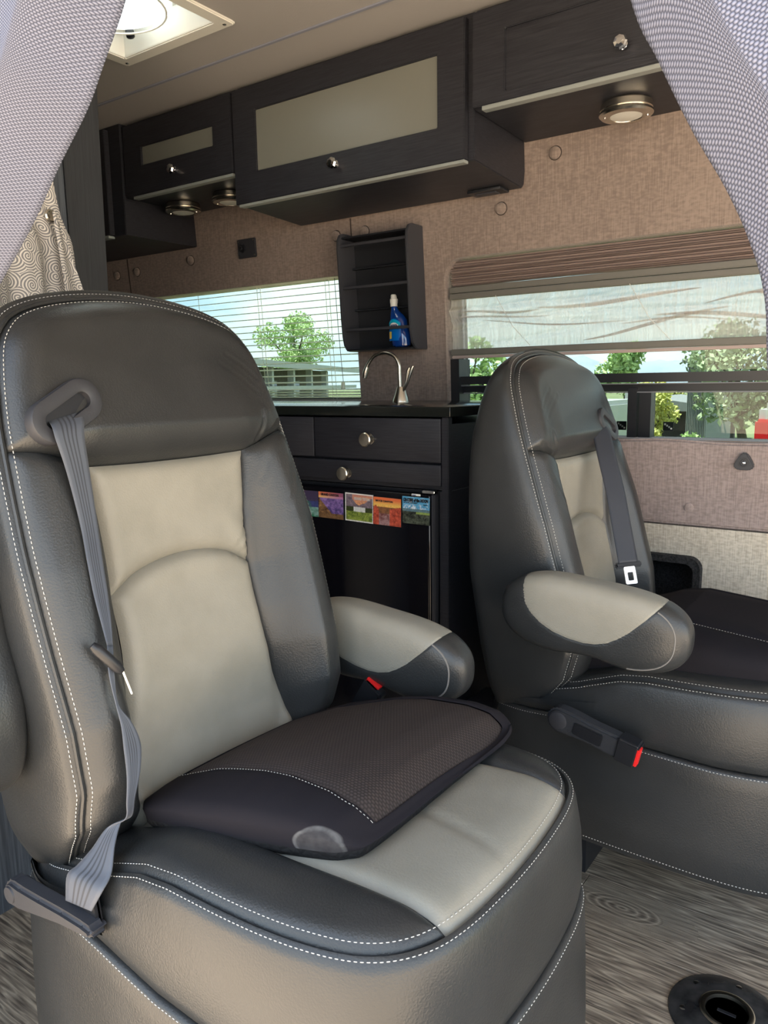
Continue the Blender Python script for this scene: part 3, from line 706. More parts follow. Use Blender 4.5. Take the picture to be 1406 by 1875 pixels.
# ================================================================== GALLEY
gc = thing('galley_cabinet', 'dark woodgrain kitchen cabinet behind the seats', 'cabinet', (-1.6, 1.68, 0))
bd = bg_(box(-2.6, -.842, 1.452, 1.948, .08, .965))
obj('body', bevel_geo(merge(bg_(box(-2.6, -1.375, 1.449, 1.948, 0, .962)), bg_(box(-1.375, -.842, 1.449, 1.948, .815, .962)), bg_(box(-.862, -.842, 1.436, 1.948, 0, .815))), .001, 1), 'wood_dark', gc)
def drawer(x0, x1, z0, z1, kn, m='wood_dark'):
    g = obj('drawer', box(x0, x1, 1.43, 1.449, z0, z1, .002, 2), m, gc)
    if kn: obj('knob', knob_geo((kn[0], 1.43, kn[1]), (0, -1, 0), .0165, .026), 'nickel', g, angle=30)
drawer(-1.212, -.856, .878, .974, (-1.046+.002, .925))
drawer(-1.80, -1.216, .878, .974, (-1.51, .925))
drawer(-1.372, -.856, .826, .873, (-1.112, .843))
for k in range(2): obj('door', box(-1.80-.4*k, -1.378-.43*k, 1.43, 1.449, .10, .82 if k == 0 else .97, .002, 2), 'wood_dark', gc)
obj('end_trim', bevel_geo(bg_(box(-.8545, -.838, 1.432, 1.45, .02, .977)), .0015, 2), 'wood_dark', gc)
ct = obj('countertop', box(-2.6, -.828, 1.424, 1.9495, .978, 1.000, .002, 3), 'counter'); 
ct.location = (0, 0, 0); tag(ct, 'glossy black countertop carrying the faucet', 'countertop')
# fridge
fr = thing('fridge', 'glossy black under-counter refrigerator with souvenir magnets', 'refrigerator', (-1.11, 1.68, 0))
obj('cabinet', bg_(box(-1.368, -.866, 1.455, 1.93, .02, .812)), 'plastic_black', fr, smooth=False)
obj('door', box(-1.352, -.884, 1.432, 1.455, .05, .806, .006, 3), 'fridge', fr)
obj('door_edge', bevel_geo(merge(bg_(box(-.8835, -.874, 1.434, 1.455, .05, .806))), .002), 'plastic_dark', fr)
obj('hinge', bevel_geo(bg_(box(-.905, -.872, 1.430, 1.447, .8085, .8145)), .0015), 'metal_bright', fr)
# magnets
def paint(fn, nx=84, nz=60):
    """colour of each little square of the print"""
    V = []; F = []; C = []
    for i in range(nx+1):
        for j in range(nz+1): V.append((i/nx, j/nz)); q_ = .72+.56*nz_(i/nx*46+3, j/nz*34+fn(.5, .5)[0]*50); C.append(tuple(c*(q_ if j/nz < .72 else .93+.07*q_) for c in fn(i/nx, j/nz)))
    return V, grid_faces(nx+1, nz+1, flip=True), C
def srgb(r, g, b):
    q = [((c/255)**2.2)*.78 for c in (r, g, b)]; g_ = sum(q)/3; return tuple(c*.85+g_*.15 for c in q)
def hsh(a, b): return (math.sin(a*127.1+b*311.7)*43758.5453) % 1
def nz_(a, b):
    ia, ib = math.floor(a), math.floor(b); fa, fb = a-ia, b-ib
    return (hsh(ia, ib)*(1-fa)+hsh(ia+1, ib)*fa)*(1-fb)+(hsh(ia, ib+1)*(1-fa)+hsh(ia+1, ib+1)*fa)*fb
def mixc(a, b, t): t = max(0, min(1, t)); return tuple(x*(1-t)+y*t for x, y in zip(a, b))
def p_falls(u, v):
    n = nz_(u*9, v*9)*.5+nz_(u*20, v*20)*.5
    if v > .6: return mixc(srgb(150, 70, 50), srgb(70, 60, 90), (u-.35)*3+n-.4)
    if v > .38: return mixc(srgb(60, 140, 50), srgb(60, 70, 130), (u-.55)*4+n-.5)
    return mixc(srgb(40, 120, 90), srgb(150, 190, 190), n*1.5-.5+(v-.1))
def p_canyon(u, v):
    n = nz_(u*14, v*14)*.6+nz_(u*31, v*31)*.4
    if v > .86: return mixc(srgb(240, 120, 60), srgb(150, 80, 120), u)
    if v > .78: return mixc(srgb(250, 190, 80), srgb(190, 120, 170), u*1.2)
    edge = .78-u*1.1
    if v < edge or v < .2: return mixc(srgb(70, 45, 35), srgb(200, 150, 90), n*1.3-.3 if v > .2 else n*.5)
    return mixc(srgb(70, 55, 120), srgb(160, 120, 200), n*1.6-.4+(v-.5)*.8)
def p_tetons(u, v):
    if u < .035 or u > .965 or v < .05 or v > .95: return srgb(235, 235, 230)
    n = nz_(u*16, v*16)*.5+nz_(u*40, v*40)*.5
    ridge = .66+.12*math.sin(u*7+1)+.08*nz_(u*10, 3)
    if v > ridge+.04 and u > .25: return mixc(srgb(245, 170, 100), srgb(200, 120, 110), n+v-.7)
    if v > .52: return mixc(srgb(70, 65, 85), srgb(150, 130, 140), n*1.2)
    if v > .36 and .3 < u < .72: return mixc(srgb(190, 200, 200), srgb(230, 230, 225), n)
    if v > .36: return mixc(srgb(25, 40, 25), srgb(80, 90, 40), n*.8)
    return mixc(srgb(50, 80, 25), srgb(160, 180, 60), n*1.3-.1)
def p_hoodoo(u, v):
    n = nz_(u*13, v*13)*.6+nz_(u*33, v*33)*.4
    if (u < .22 and v < .72-abs(u-.1)*1.6) or (u > .6 and v < .6+.25*(u-.6)): return mixc(srgb(120, 25, 15), srgb(235, 90, 50), n*1.3-.1)
    if v > .66: return mixc(srgb(245, 110, 40), srgb(255, 200, 70), 1-abs(v-.72)*5)
    if v > .42: return mixc(srgb(70, 50, 45), srgb(170, 110, 60), n)
    return mixc(srgb(110, 50, 50), srgb(190, 150, 150), n*1.3-.2)
def p_moon(u, v):
    n = nz_(u*12, v*12)*.5+nz_(u*35, v*35)*.5
    if v > .56: return mixc(srgb(70, 170, 220), srgb(235, 240, 245), (n*2-1.0)*(1.5-v)*2)
    if v > .46: return mixc(srgb(60, 110, 140), srgb(120, 150, 150), n)
    if v > .38 and u > .5: return srgb(150, 175, 80)
    return mixc(srgb(18, 22, 22), srgb(110, 120, 100), n*1.4-.35)
M['print'] = mat('print', (1, 1, 1), 0.3)
t_ = M['print'].node_tree; an = t_.nodes.new('ShaderNodeVertexColor'); an.layer_name = 'Col'
t_.links.new(an.outputs['Color'], t_.nodes['Principled BSDF'].inputs['Base Color'])
def text_geo(s, size, fn, width=None, shear=0.0, bold=0.0, depth=0.0):
    """fn(x, y, d) maps text space to the world"""
    c = bpy.data.curves.new('t', 'FONT'); c.body = s; c.size = size; c.shear = shear; c.offset = bold; c.resolution_u = 2
    o = bpy.data.objects.new('t', c); COL.objects.link(o); bpy.context.view_layer.update()
    me = bpy.data.meshes.new_from_object(o.evaluated_get(bpy.context.evaluated_depsgraph_get()))
    bpy.data.objects.remove(o)
    xs = [v.co.x for v in me.vertices]; x0, x1 = min(xs), max(xs); k = (width/(x1-x0)) if width else 1
    V = [fn((v.co.x-x0)*k, v.co.y, depth) for v in me.vertices]; F = [tuple(p.vertices) for p in me.polygons]
    bpy.data.meshes.remove(me); return V, F
def magnet(x0, x1, z0, z1, fn, label, tilt=0.0, texts=()):
    cx, cz = (x0+x1)/2, (z0+z1)/2; W_, H_ = x1-x0, z1-z0; ca_, sa_ = math.cos(tilt), math.sin(tilt); Y = 1.4315
    def at(u, v, d): a, b = (u-.5)*W_, (v-.5)*H_; return Vector((cx+a*ca_-b*sa_, Y-d, cz+a*sa_+b*ca_))
    m_ = thing('souvenir_magnet', label, 'magnet', (cx, Y, cz), 'souvenir magnets on the fridge door')
    obj('backing', ([at(u, v, d) for d in (0, .0018) for u, v in ((0, 0), (1, 0), (1, 1), (0, 1))], [(3, 2, 1, 0), (4, 5, 6, 7), (0, 1, 5, 4), (1, 2, 6, 5), (2, 3, 7, 6), (3, 0, 4, 7)]), 'plastic_black', m_, smooth=False)
    V, F, C = paint(fn); o = obj('picture', ([at(u, v, .0021) for u, v in V], F), 'print', m_, smooth=False)
    ca2 = o.data.color_attributes.new('Col', 'FLOAT_COLOR', 'POINT')
    ca2.data.foreach_set('color', np.array([(*c, 1) for c in C], dtype=np.float32).ravel())
    for s, u, v, sz, wd, col, bold, shr in texts:
        g = text_geo(s, sz*H_, lambda a, b, d: at(u+a/W_, v+b/H_, d), wd*W_, shr, bold*H_, .0026)
        obj('lettering', g, col, m_, smooth=False)
magnet(-1.325, -1.206, .728, .792, p_falls, 'souvenir magnet with waterfall and green pool, leftmost and partly hidden')
magnet(-1.205, -1.128, .728, .792, p_canyon, 'souvenir magnet with purple canyon at dusk', -.01, [('GRAND CANYON', .10, .87, .12, .72, 'plastic_black', .008, 0)])
magnet(-1.122, -1.039, .727, .795, p_tetons, 'white-bordered souvenir magnet with mountain lake', -.02, [('GRAND TETON', .32, .78, .13, .56, 'thread', .006, 0)])
magnet(-1.040, -.961, .726, .791, p_hoodoo, 'souvenir magnet with red rock towers at sunset', -.015, [('BRYCE CANYON', .10, .84, .09, .62, 'plastic_black', .006, 0)])
magnet(-.957, -.884, .7365, .7985, p_moon, 'blue-sky souvenir magnet with dark lava field, rightmost', -.006, [('CRATERS of the MOON', .03, .83, .15, .93, 'plastic_black', .014, .2), ('NATIONAL MONUMENT', .05, .755, .065, .52, 'plastic_black', .003, 0), ('IDAHO', .78, .71, .06, .14, 'plastic_black', .003, 0)])
lb = thing('brand_label', 'tiny white badge at the top right of the fridge door', 'label', (-.93, 1.4315, .807))
obj('plate', bevel_geo(bg_(box(-.9325, -.909, 1.4305, 1.4316, .8008, .8055)), .0003, 1), 'oven_white', lb)
obj('mark', bg_(box(-.931, -.921, 1.4300, 1.4306, .8014, .8035)), M.setdefault('navy', mat('navy', (0.01, 0.02, .12), .4)), lb, smooth=False)

# faucet
fa = thing('faucet', 'brushed nickel gooseneck faucet on the black counter', 'faucet', (-1.205, 1.80, 1.0))
obj('base', lathe([(.024, 0), (.0235, .004), (.017, .022), (.0125, .038), (.011, .042)], (-1.205, 1.80, 1.0), (0, 0, 1), 28), 'nickel', fa)
pth = [(-1.208, 1.80, 1.035), (-1.210, 1.80, 1.075), (-1.212, 1.80, 1.105), (-1.228, 1.798, 1.128), (-1.258, 1.795, 1.137), (-1.290, 1.793, 1.129), (-1.310, 1.792, 1.108), (-1.318, 1.791, 1.092)]
pp = spline(pth, 40); obj('spout', tube(pp, .0052, 12), 'nickel', fa)
obj('aerator', tube([(-1.3155, 1.791, 1.098), (-1.320, 1.791, 1.084), (-1.324, 1.791, 1.068)], .008, 12, rs=[.0062, .0085, .0068]), 'nickel', fa)
for dx, dz in ((-.016, 0), (-.004, .004)):
    obj('lever', tube([(-1.196, 1.795, 1.028), (-1.178+dx*.4, 1.793, 1.050), (-1.160+dx, 1.792, 1.085+dz), (-1.155+dx, 1.792, 1.094+dz)], .004, 10, rs=[.0035, .0035, .0048, .003]), 'nickel', fa)

# magazine rack with soap bottle
rk = thing('wall_rack', 'black plastic magazine rack with slatted shelves on the fabric wall', 'rack', (-1.33, 1.93, 1.15))
def WR(x, z, d): return WP(x, z, d)
obj('back_plate', prism([(-1.452, 1.152), (-1.206, 1.152), (-1.206, 1.486), (-1.452, 1.486)], WR, .001, .006), 'plastic_black', rk, smooth=False)
sp_ = [(0, 1.148), (.055, 1.148), (.068, 1.152), (.078, 1.165), (.083, 1.19), (.085, 1.24), (.085, 1.44), (.082, 1.466), (.072, 1.482), (.055, 1.488), (0, 1.488)]
for x0, x1 in ((-1.452, -1.444), (-1.211, -1.203)):
    obj('side_panel', bevel_geo(prism(sp_, lambda a, b, d: WP(d, b, a), x0, x1), .002, 2), 'plastic_dark', rk)
def shelf(z, dmax, h): return prism([(-1.445, z), (-1.211, z), (-1.211, z+.005), (-1.445, z+.005)], WR, .005, dmax)
obj('bottom_shelf', bevel_geo(shelf(1.149, .074, 0), .001, 1), 'plastic_black', rk)
obj('top_shelf', bevel_geo(shelf(1.470, .066, 0), .001, 1), 'plastic_black', rk)
for z in (1.206, 1.327, 1.446):
    obj('front_bar', bevel_geo(prism([(-1.445, z), (-1.211, z), (-1.211, z+.008), (-1.445, z+.008)], WR, .066, .074), .001, 1), 'plastic_dark', rk)
for z in (1.268, 1.388):
    obj('shelf', bevel_geo(prism([(-1.445, z), (-1.211, z), (-1.211, z+.005), (-1.445, z+.005)], WR, .005, .022), .001, 1), 'plastic_black', rk)
bt = thing('soap_bottle', 'blue dish soap bottle with white cap standing in the black wall rack', 'bottle', (-1.268, 1.90, 1.155))
M['soap'] = mat('soap', (0.004, 0.035, 0.20), 0.08, spec=0.8, coat=.6)
M['label_blue'] = mat('label_blue', (0.0, 0.11, 0.42), 0.3); M['label_teal'] = mat('label_teal', (0.0, 0.30, 0.45), 0.3); M['yellow'] = mat('yellow', (.75, .5, .08), .4)
BX, BY, BZ = -1.268, 1.896, 1.1555
def bottle_lathe(prof, sx=1.0, sy=.62, n=28, z0=0):
    V = []
    for r, z, dx in prof:
        for k in range(n): t = 2*PI*k/n; V.append(Vector((BX+dx+r*sx*math.cos(t), BY+r*sy*math.sin(t)-.003, BZ+z)))
    m_ = len(prof); return V, grid_faces(m_, n, cv=True)+[tuple(range(n)), tuple(reversed(range((m_-1)*n, m_*n)))]
obj('body', bottle_lathe([(.022, 0, .004), (.030, .004, .004), (.032, .02, .003), (.0315, .04, .0), (.028, .06, -.003), (.0285, .075, -.005), (.024, .088, -.009), (.015, .102, -.016), (.010, .112, -.020), (.009, .118, -.021)]), 'soap', bt)
obj('collar', bottle_lathe([(.0105, .116, -.021), (.0105, .126, -.021), (.009, .127, -.021)], 1, 1), 'vent_white', bt)
obj('cap', bottle_lathe([(.0115, .125, -.021), (.0118, .137, -.021), (.009, .139, -.021), (.0085, .147, -.022), (.0062, .150, -.022)], 1, 1), 'vent_white', bt)
def lab(a0, a1, z0, z1, r, m_, nm, arch=0):
    V = []; n = 14
    for i in range(n+1):
        t = math.radians(a0+(a1-a0)*i/n); q = i/n
        for z in (z0, z1-arch*(2*q-1)**2): V.append(Vector((BX-.003+r*math.cos(t), BY+r*.62*math.sin(t)-.003, BZ+z)))
    return obj(nm, (V, grid_faces(n+1, 2, flip=True)), m_, bt)
lab(215, 300, .018, .080, .0335, 'label_blue', 'label', .012)
lab(218, 297, .052, .078, .0340, 'label_teal', 'label_band', .012)
lab(222, 245, .024, .044, .0340, 'yellow', 'label_band')
lab(232, 286, .0555, .069, .0345, 'oven_white', 'label_band', .006)
g = text_geo('DAWN', .0105, lambda a, b, d: Vector((BX-.003+.0355*math.cos(math.radians(234)+a/.026), BY+.0355*.62*math.sin(math.radians(234)+a/.026)-.0035, BZ+.0575+b)), .0215, 0, .0004)
obj('lettering', g, 'navy', bt, smooth=False)

# ================================================================== LOOSE FLOOR THINGS
tb = thing('table_base', 'round black metal table socket screwed to the floor', 'floor plate', (-.188, 1.235, 0))
TB = (-.188, 1.235, 0)
obj('plate', lathe([(.090, .0), (.092, .001), (.090, .004), (.078, .008), (.045, .011), (.040, .011), (.038, .006), (.0, .006)], TB, (0, 0, 1), 56), M.setdefault('base_black', mat('base_black', (.016, .016, .017), .22, col2=(.05, .05, .05), cscale=25)), tb)
obj('socket_ring', lathe([(.042, .008), (.043, .013), (.040, .0145), (.034, .014), (.033, .008)], TB, (0, 0, 1), 48), 'nickel', tb)
obj('slot', bevel_geo(bg_(box(TB[0]-.015, TB[0]+.015, TB[1]-.004, TB[1]+.004, .004, .0085)), .001, 1), 'plastic_black', tb)
for k in range(6):
    a = math.radians(25+60*k); obj('screw', lathe([(.0095, .005), (.009, .0075), (.005, .009), (0, .009)], (TB[0]+.068*math.cos(a), TB[1]+.068*math.sin(a), 0), (0, 0, 1), 16), 'metal_bright', tb)
bb = thing('storage_box', 'small black box on the floor between fridge and far seat', 'box', (-.79, 1.52, 0))
obj('body', box(-.828, -.72, 1.44, 1.60, 0.0, .30, .004, 2), 'plastic_black', bb)
obj('lid', box(-.83, -.718, 1.438, 1.602, .30, .312, .003, 2), 'plastic_dark', bb)

# ================================================================== CURTAINS
def curtain(name, label, edge, sgn, group, fold=0.0, width=.34, out=(0, 0)):
    """edge: (x, y, z) points down the open side; cloth runs away sideways, its edge rolled back"""
    E_ = spline(edge, 90); n = 70; V = []; UV = []; L = 0
    for i, p in enumerate(E_):
        if i: L += float(np.linalg.norm(E_[i]-E_[i-1]))
        t = E_[min(i+1, 89)]-E_[max(i-1, 0)]; t = t/np.linalg.norm(t); side = np.array([sgn*abs(t[2]), 0, (t[0] if sgn > 0 else -t[0])*1.0]); 
        side = np.cross(t, (0, 1, 0)); side = side/np.linalg.norm(side)
        if side[0]*sgn < 0: side = -side
        for j in range(n):
            s = width*(j/(n-1))**1.25
            if s < .035: a = s/.035*PI/2; u = .022*math.sin(a)-.0; dy = .030*(1-math.sin(a))+.012*(1-s/.035)**2
            else: u = .022+(s-.035); dy = 0
            fld = fold*(math.exp(-((s-.062-.02*i/90)/.013)**2) - .7*math.exp(-((s-.092-.03*i/90)/.016)**2)) + .004*math.sin(s*60+i*.06)*min(1, s/.05)
            q = p+side*(u)+np.array([0, dy-fld-.042, 0])
            V.append(q); UV.append((s, L))
    o = obj(name, (V, grid_faces(90, n), UV), 'curtain', None, angle=None, loc=tuple(E_[-1]))
    tag(o, label, 'curtain', group); md = o.modifiers.new('thick', 'SOLIDIFY'); md.thickness = .0015; md.offset = 0
    return o
curtain('woven_curtain', 'coarse grey woven curtain pulled aside at the upper left', [(-.300, .28, 1.40), (-.322, .28, 1.33), (-.340, .28, 1.278), (-.356, .28, 1.248), (-.378, .28, 1.222), (-.395, .28, 1.203), (-.425, .28, 1.179), (-.458, .28, 1.15), (-.502, .28, 1.118), (-.56, .28, 1.075), (-.62, .28, 1.03)], -1, 'grey woven curtains', 0.004, .34)
curtain('woven_curtain', 'coarse grey woven curtain pulled aside at the upper right', [(-.125, .28, 1.33), (-.108, .28, 1.24), (-.0925, .28, 1.178), (-.082, .28, 1.155), (-.070, .28, 1.131), (-.059, .28, 1.112), (-.051, .28, 1.095), (-.045, .28, 1.076), (-.040, .28, 1.04), (-.02, .28, .99)], 1, 'grey woven curtains', .007, .34)
# swirl patterned curtain by the partition
V = []; UV = []
er = spline([(.862, 1.52), (.875, 1.44), (.884, 1.385), (.893, 1.355), (.908, 1.32), (.912, 1.25), (.914, 1.15), (.915, .90)], 50)
for i, (yy, zz) in enumerate(er):
    for j in range(60):
        s = j/59; wv = .012*math.sin(s*34+.6)*min(1, s*5)+.004*math.sin(s*80+zz*5)
        V.append((-1.36+wv, yy-.42*s, zz)); UV.append((s*.5, zz))
sc_ = thing('patterned_curtain', 'silver curtain with dark swirl pattern hanging by the partition', 'curtain', (-1.36, .8, .9))
obj('cloth', (V, grid_faces(50, 60, flip=True), UV), 'swirl', sc_, angle=None)
obj('snap', lathe([(.011, 0), (.012, .003), (.009, .005), (.006, .003), (.0, .003)], (-1.352, .862, 1.365), (1, 0, 0), 20), 'nickel', sc_)
V = []; UV = []
for i in range(40):
    t = i/39; z = 1.37-.47*t
    for j in range(12):
        s = j/11; wd = .010+.05*min(1, t*2.2)
        V.append((-1.338+.004*math.sin(s*5+t*4), .868+.03*min(1, t*3)+(s-1)*wd+.02*min(1, t*3), z)); UV.append((s*wd+.9, z))
obj('folded_hem', (V, grid_faces(40, 12, flip=True), UV), 'swirl', sc_, angle=None)

# ================================================================== OUTSIDE
GZ = -.62
M['ground'] = mat('ground', (0.50, 0.39, 0.28), 0.95, col2=(0.60, 0.48, 0.35), cscale=1.5)
M['grass'] = mat('grass_far', (0.10, 0.13, 0.05), 0.95, col2=(0.17, 0.19, 0.09), cscale=.6)
struct('ground', bg_(box(-60, 60, -40, 3.2, GZ-.2, GZ)), 'ground', smooth=False)
struct('lawn', bg_(box(-160, 90, 3.2, 240, GZ-.2, GZ-.01)), 'grass', smooth=False)
def leaf_mat(name, c, c2):
    m = mat(name, c, .6, col2=c2, cscale=3); return m
M['leaf_a'] = leaf_mat('leaf_a', (0.20, 0.26, 0.13), (0.38, 0.44, 0.26)); M['leaf_b'] = leaf_mat('leaf_b', (0.45, 0.46, 0.12), (0.72, 0.70, 0.25)); M['leaf_c'] = leaf_mat('leaf_c', (0.28, 0.42, 0.15), (0.50, 0.64, 0.28))
M['bark'] = mat('bark', (.09, .07, .05), .9)
def foliage(blobs, n, sz, seed):
    rr = np.random.default_rng(seed); V = []; F = []
    tot = sum(b[3]**2 for b in blobs)
    for bx, by, bz, br in blobs:
        for _ in range(int(n*br*br/tot)):
            d = rr.normal(size=3); d /= np.linalg.norm(d); p = np.array([bx, by, bz])+d*br*rr.uniform(.45, 1.05)*np.array([1, 1, .85])
            a = rr.normal(size=3); a /= np.linalg.norm(a); b = np.cross(a, rr.normal(size=3)); b /= np.linalg.norm(b); s = sz*rr.uniform(.6, 1.3)
            o = len(V); V += [p-a*s, p+b*s*.5, p+a*s, p-b*s*.5]; F.append((o, o+1, o+2, o+3))
    return V, F
def tree(name, label, x, y, h, r, m, n=5000, sz=.11, seed=1, group=None, trunk=True, spread=1.0, cat='tree', nb=16):
    t = thing(name, label, cat, (x, y, GZ), group); rr = random.Random(seed); bl = []
    for k in range(nb):
        a = rr.uniform(0, 2*PI); q = rr.uniform(0, r*.75)*spread
        bl.append((x+q*math.cos(a), y+q*math.sin(a), GZ+h-r+rr.uniform(-.75, .75)*r*(1-q/r*.3), r*rr.uniform(.28, .45)))
    obj('foliage', foliage(bl, n, sz, seed), m, t, smooth=False, kind='stuff')
    if trunk:
        obj('trunk', tube([(x, y, GZ), (x+.1, y, GZ+h*.3), (x-.05, y+.1, GZ+h*.55), (x, y, GZ+h*.8)], .1, 8, rs=[r*.09, r*.07, r*.05, r*.02]), 'bark', t)
        for k in range(5):
            bx, by, bz, br = bl[k]; obj('branch', tube([(x, y, GZ+h*.45), ((x+bx)/2, (y+by)/2, (GZ+h*.5+bz)/2+.1), (bx, by, bz)], .03, 6, rs=[r*.04, r*.025, r*.01]), 'bark', t)
    return t
M['metal_roof'] = mat('metal_roof', (.20, .20, .195), .5); M['siding'] = mat('siding', (.13, .11, .095), .8); M['trim_white'] = mat('trim_white', (.42, .43, .40), .6)
M['stone_grey'] = mat('stone_grey', (.22, .235, .225), .8); M['car_white'] = mat('car_white', (.42, .44, .43), .25); M['car_glass'] = mat('car_glass', (.06, .09, .09), .08); M['tail_red'] = mat('tail_red', (.55, .01, .015), .25)
M['mountain'] = mat('mountain', (.20, .25, .31), .95, col2=(.27, .31, .36), cscale=.03)
tree('leafy_tree', 'green tree behind the house roof, seen through the cream blinds', -18.9, 21.3, 4.25, 1.30, 'leaf_c', 6500, .06, 5, 'trees outside the van', spread=1.25)
tree('leafy_tree', 'bright green tree outside, just left of the far seat top', -5.6, 10.2, 2.35, .62, 'leaf_c', 2500, .06, 8, 'trees outside the van')
tree('leafy_tree', 'bright green tree outside, between far seat top and the mountain', -7.9, 24.5, 3.05, .95, 'leaf_c', 2200, .10, 9, 'trees outside the van')
tree('leafy_tree', 'olive tree outside at the right end of the right window', -1.88, 10.2, 2.65, .86, 'leaf_a', 4200, .045, 12, 'trees outside the van', spread=1.1, nb=16)
tree('bush', 'yellow flowering bush outside the right window', -3.08, 10.6, 1.58, .48, 'leaf_b', 2600, .04, 14, 'bushes outside the van', trunk=True, cat='bush')
tree('bush', 'low green bush outside under the grey building', -2.30, 9.9, 1.05, .35, 'leaf_c', 2000, .04, 15, 'bushes outside the van', trunk=False, cat='bush', spread=1.6)
tree('leafy_tree', 'pale green tree line far behind the low roof', -9.6, 36, 1.85, 1.0, 'leaf_b', 1800, .15, 17, 'trees outside the van', spread=1.6)
# mountains
V = []; nx = 90; ys = 9
for i in range(nx):
    x = -190+300*i/(nx-1)
    hh = 8.5+3.2*math.sin(x*.045+1)+2.0*math.sin(x*.11)+1.0*math.sin(x*.31+2)
    hh = max(hh, 1)*math.exp(-((x+62)/75)**2)+1.0
    for j in range(ys):
        t = j/(ys-1); V.append((x+2*math.sin(j*3+i), 195+30*t, GZ+hh*math.sin(PI*min(t, .5))*(1-.1*math.sin(i*1.3+j*2.1))))
struct('mountain_ridge', (V, grid_faces(nx, ys, flip=True)), 'mountain')
# house seen through the blinds
hs = thing('house', 'low house with pale metal roof seen through the cream blinds', 'house', (-9.6, 11.6, GZ))
A = Vector((-8.81, 9.14, 0)); B = Vector((-12.89, 17.21, 0)); D = (B-A).normalized(); Nn = Vector((-D.y, D.x, 0))
def hp(a, b, z): q = A+D*a+Nn*b; return Vector((q.x, q.y, z))
LW = (B-A).length
def hbox(a0, a1, b0, b1, z0, z1): 
    V = [hp(a, b, z) for z in (z0, z1) for a, b in ((a0, b0), (a1, b0), (a1, b1), (a0, b1))]
    return V, [(3, 2, 1, 0), (4, 5, 6, 7), (0, 1, 5, 4), (1, 2, 6, 5), (2, 3, 7, 6), (3, 0, 4, 7)]
obj('wall', hbox(-4, LW, .9, 6, GZ, 1.42), 'siding', hs, smooth=False)
V = [hp(-4.5, 0, 1.46), hp(LW+.4, 0, 1.46), hp(LW+.4, 3.2, 1.84), hp(-4.5, 3.2, 1.84), hp(-4.5, 6.4, 1.46), hp(LW+.4, 6.4, 1.46)]; V += [v-Vector((0, 0, .09)) for v in V]
obj('roof', (V, [(0, 1, 2, 3), (3, 2, 5, 4), (6, 9, 8, 7), (9, 10, 11, 8), (0, 6, 7, 1), (4, 5, 11, 10), (1, 7, 8, 2), (2, 8, 11, 5), (0, 3, 9, 6), (3, 4, 10, 9)]), 'metal_roof', hs, smooth=False)
obj('fascia', hbox(-4.5, LW+.4, -.04, .0, 1.36, 1.47), 'trim_white', hs, smooth=False)
for k in range(7):
    obj('post', hbox(-3.4+1.45*k, -3.28+1.45*k, .12, .24, GZ, 1.37), 'trim_white', hs, smooth=False)
for k in range(5): 
    f = obj('window', hbox(-2.9+1.9*k, -1.9+1.9*k, .86, .9, .35, 1.15), 'trim_white', hs, smooth=False); obj('pane', hbox(-2.82+1.9*k, -1.98+1.9*k, .84, .86, .41, 1.09), 'car_glass', f, smooth=False)
obj('railing', hbox(-4, LW, .1, .16, .96, 1.04), 'trim_white', hs, smooth=False)
# far buildings
b1 = thing('grey_building', 'narrow grey corrugated building beyond the right window', 'building', (-3.2, 15.5, GZ))
obj('wall', bg_(box(-3.60, -3.25, 14.8, 17, GZ, 1.35)), 'stone_grey', b1, smooth=False)
for k in range(12): obj('panel_rib', bg_(box(-3.59+.029*k, -3.58+.029*k, 14.77, 14.8, GZ, 1.35)), 'stone_grey', b1, smooth=False)
obj('roof', bg_(box(-3.68, -3.17, 14.65, 17.1, 1.35, 1.42)), 'metal_roof', b1, smooth=False)
b2 = thing('carport', 'low shed with pale sloping roof, left of the grey building', 'building', (-6.2, 22, GZ))
obj('roof', prism([(-7.6, .35), (-6.0, .62), (-4.2, .35), (-4.2, .25), (-7.6, .25)], lambda a, b, d: Vector((a, d, b)), 20.5, 24), 'metal_roof', b2, smooth=False)
for x in (-7.4, -5.9, -4.4): obj('post', bg_(box(x, x+.12, 20.6, 20.72, GZ, .26)), 'stone_grey', b2, smooth=False)
obj('chimney', bg_(box(-7.05, -6.8, 22, 22.3, .3, .95)), 'trim_white', b2, smooth=False)
obj('back_wall', bg_(box(-7.4, -4.4, 23.5, 23.7, GZ, .3)), 'siding', b2, smooth=False)
# parked white van, left of the window post
def car(name, label, cx, cy, parts, cat='car'):
    c = thing(name, label, cat, (cx, cy, GZ)); return c
cv = car('parked_van', 'white van parked outside, left of the window post', -3.9, 8.7, None, 'van')
prof_ = [(-1.0, .25), (1.9, .25), (1.95, .75), (1.75, .95), (1.1, 1.05), (.75, 1.62), (.4, 1.72), (-1.0, 1.72)]
obj('body', bevel_geo(prism(prof_, lambda a, b, d: Vector((-2.88-(a+1)*.95, d, GZ+b*.84)), 7.9, 9.6), .05, 2), 'car_white', cv)
obj('windscreen', prism([(1.12, 1.08), (.80, 1.56), (.78, 1.56), (1.08, 1.08)], lambda a, b, d: Vector((-2.93-(a+1)*.95, d, GZ+b*.84)), 8.05, 9.45), 'car_glass', cv, smooth=False)
obj('side_window', bg_(box(-4.1, -3.0, 7.885, 7.9, GZ+.92, GZ+1.30)), 'car_glass', cv, smooth=False)
for x in (-3.4, -4.95): obj('wheel', lathe([(.30, 0), (.31, .03), (.31, .17), (.30, .2)], (x, 7.89, GZ+.31), (0, 1, 0), 24), 'plastic_black', cv)
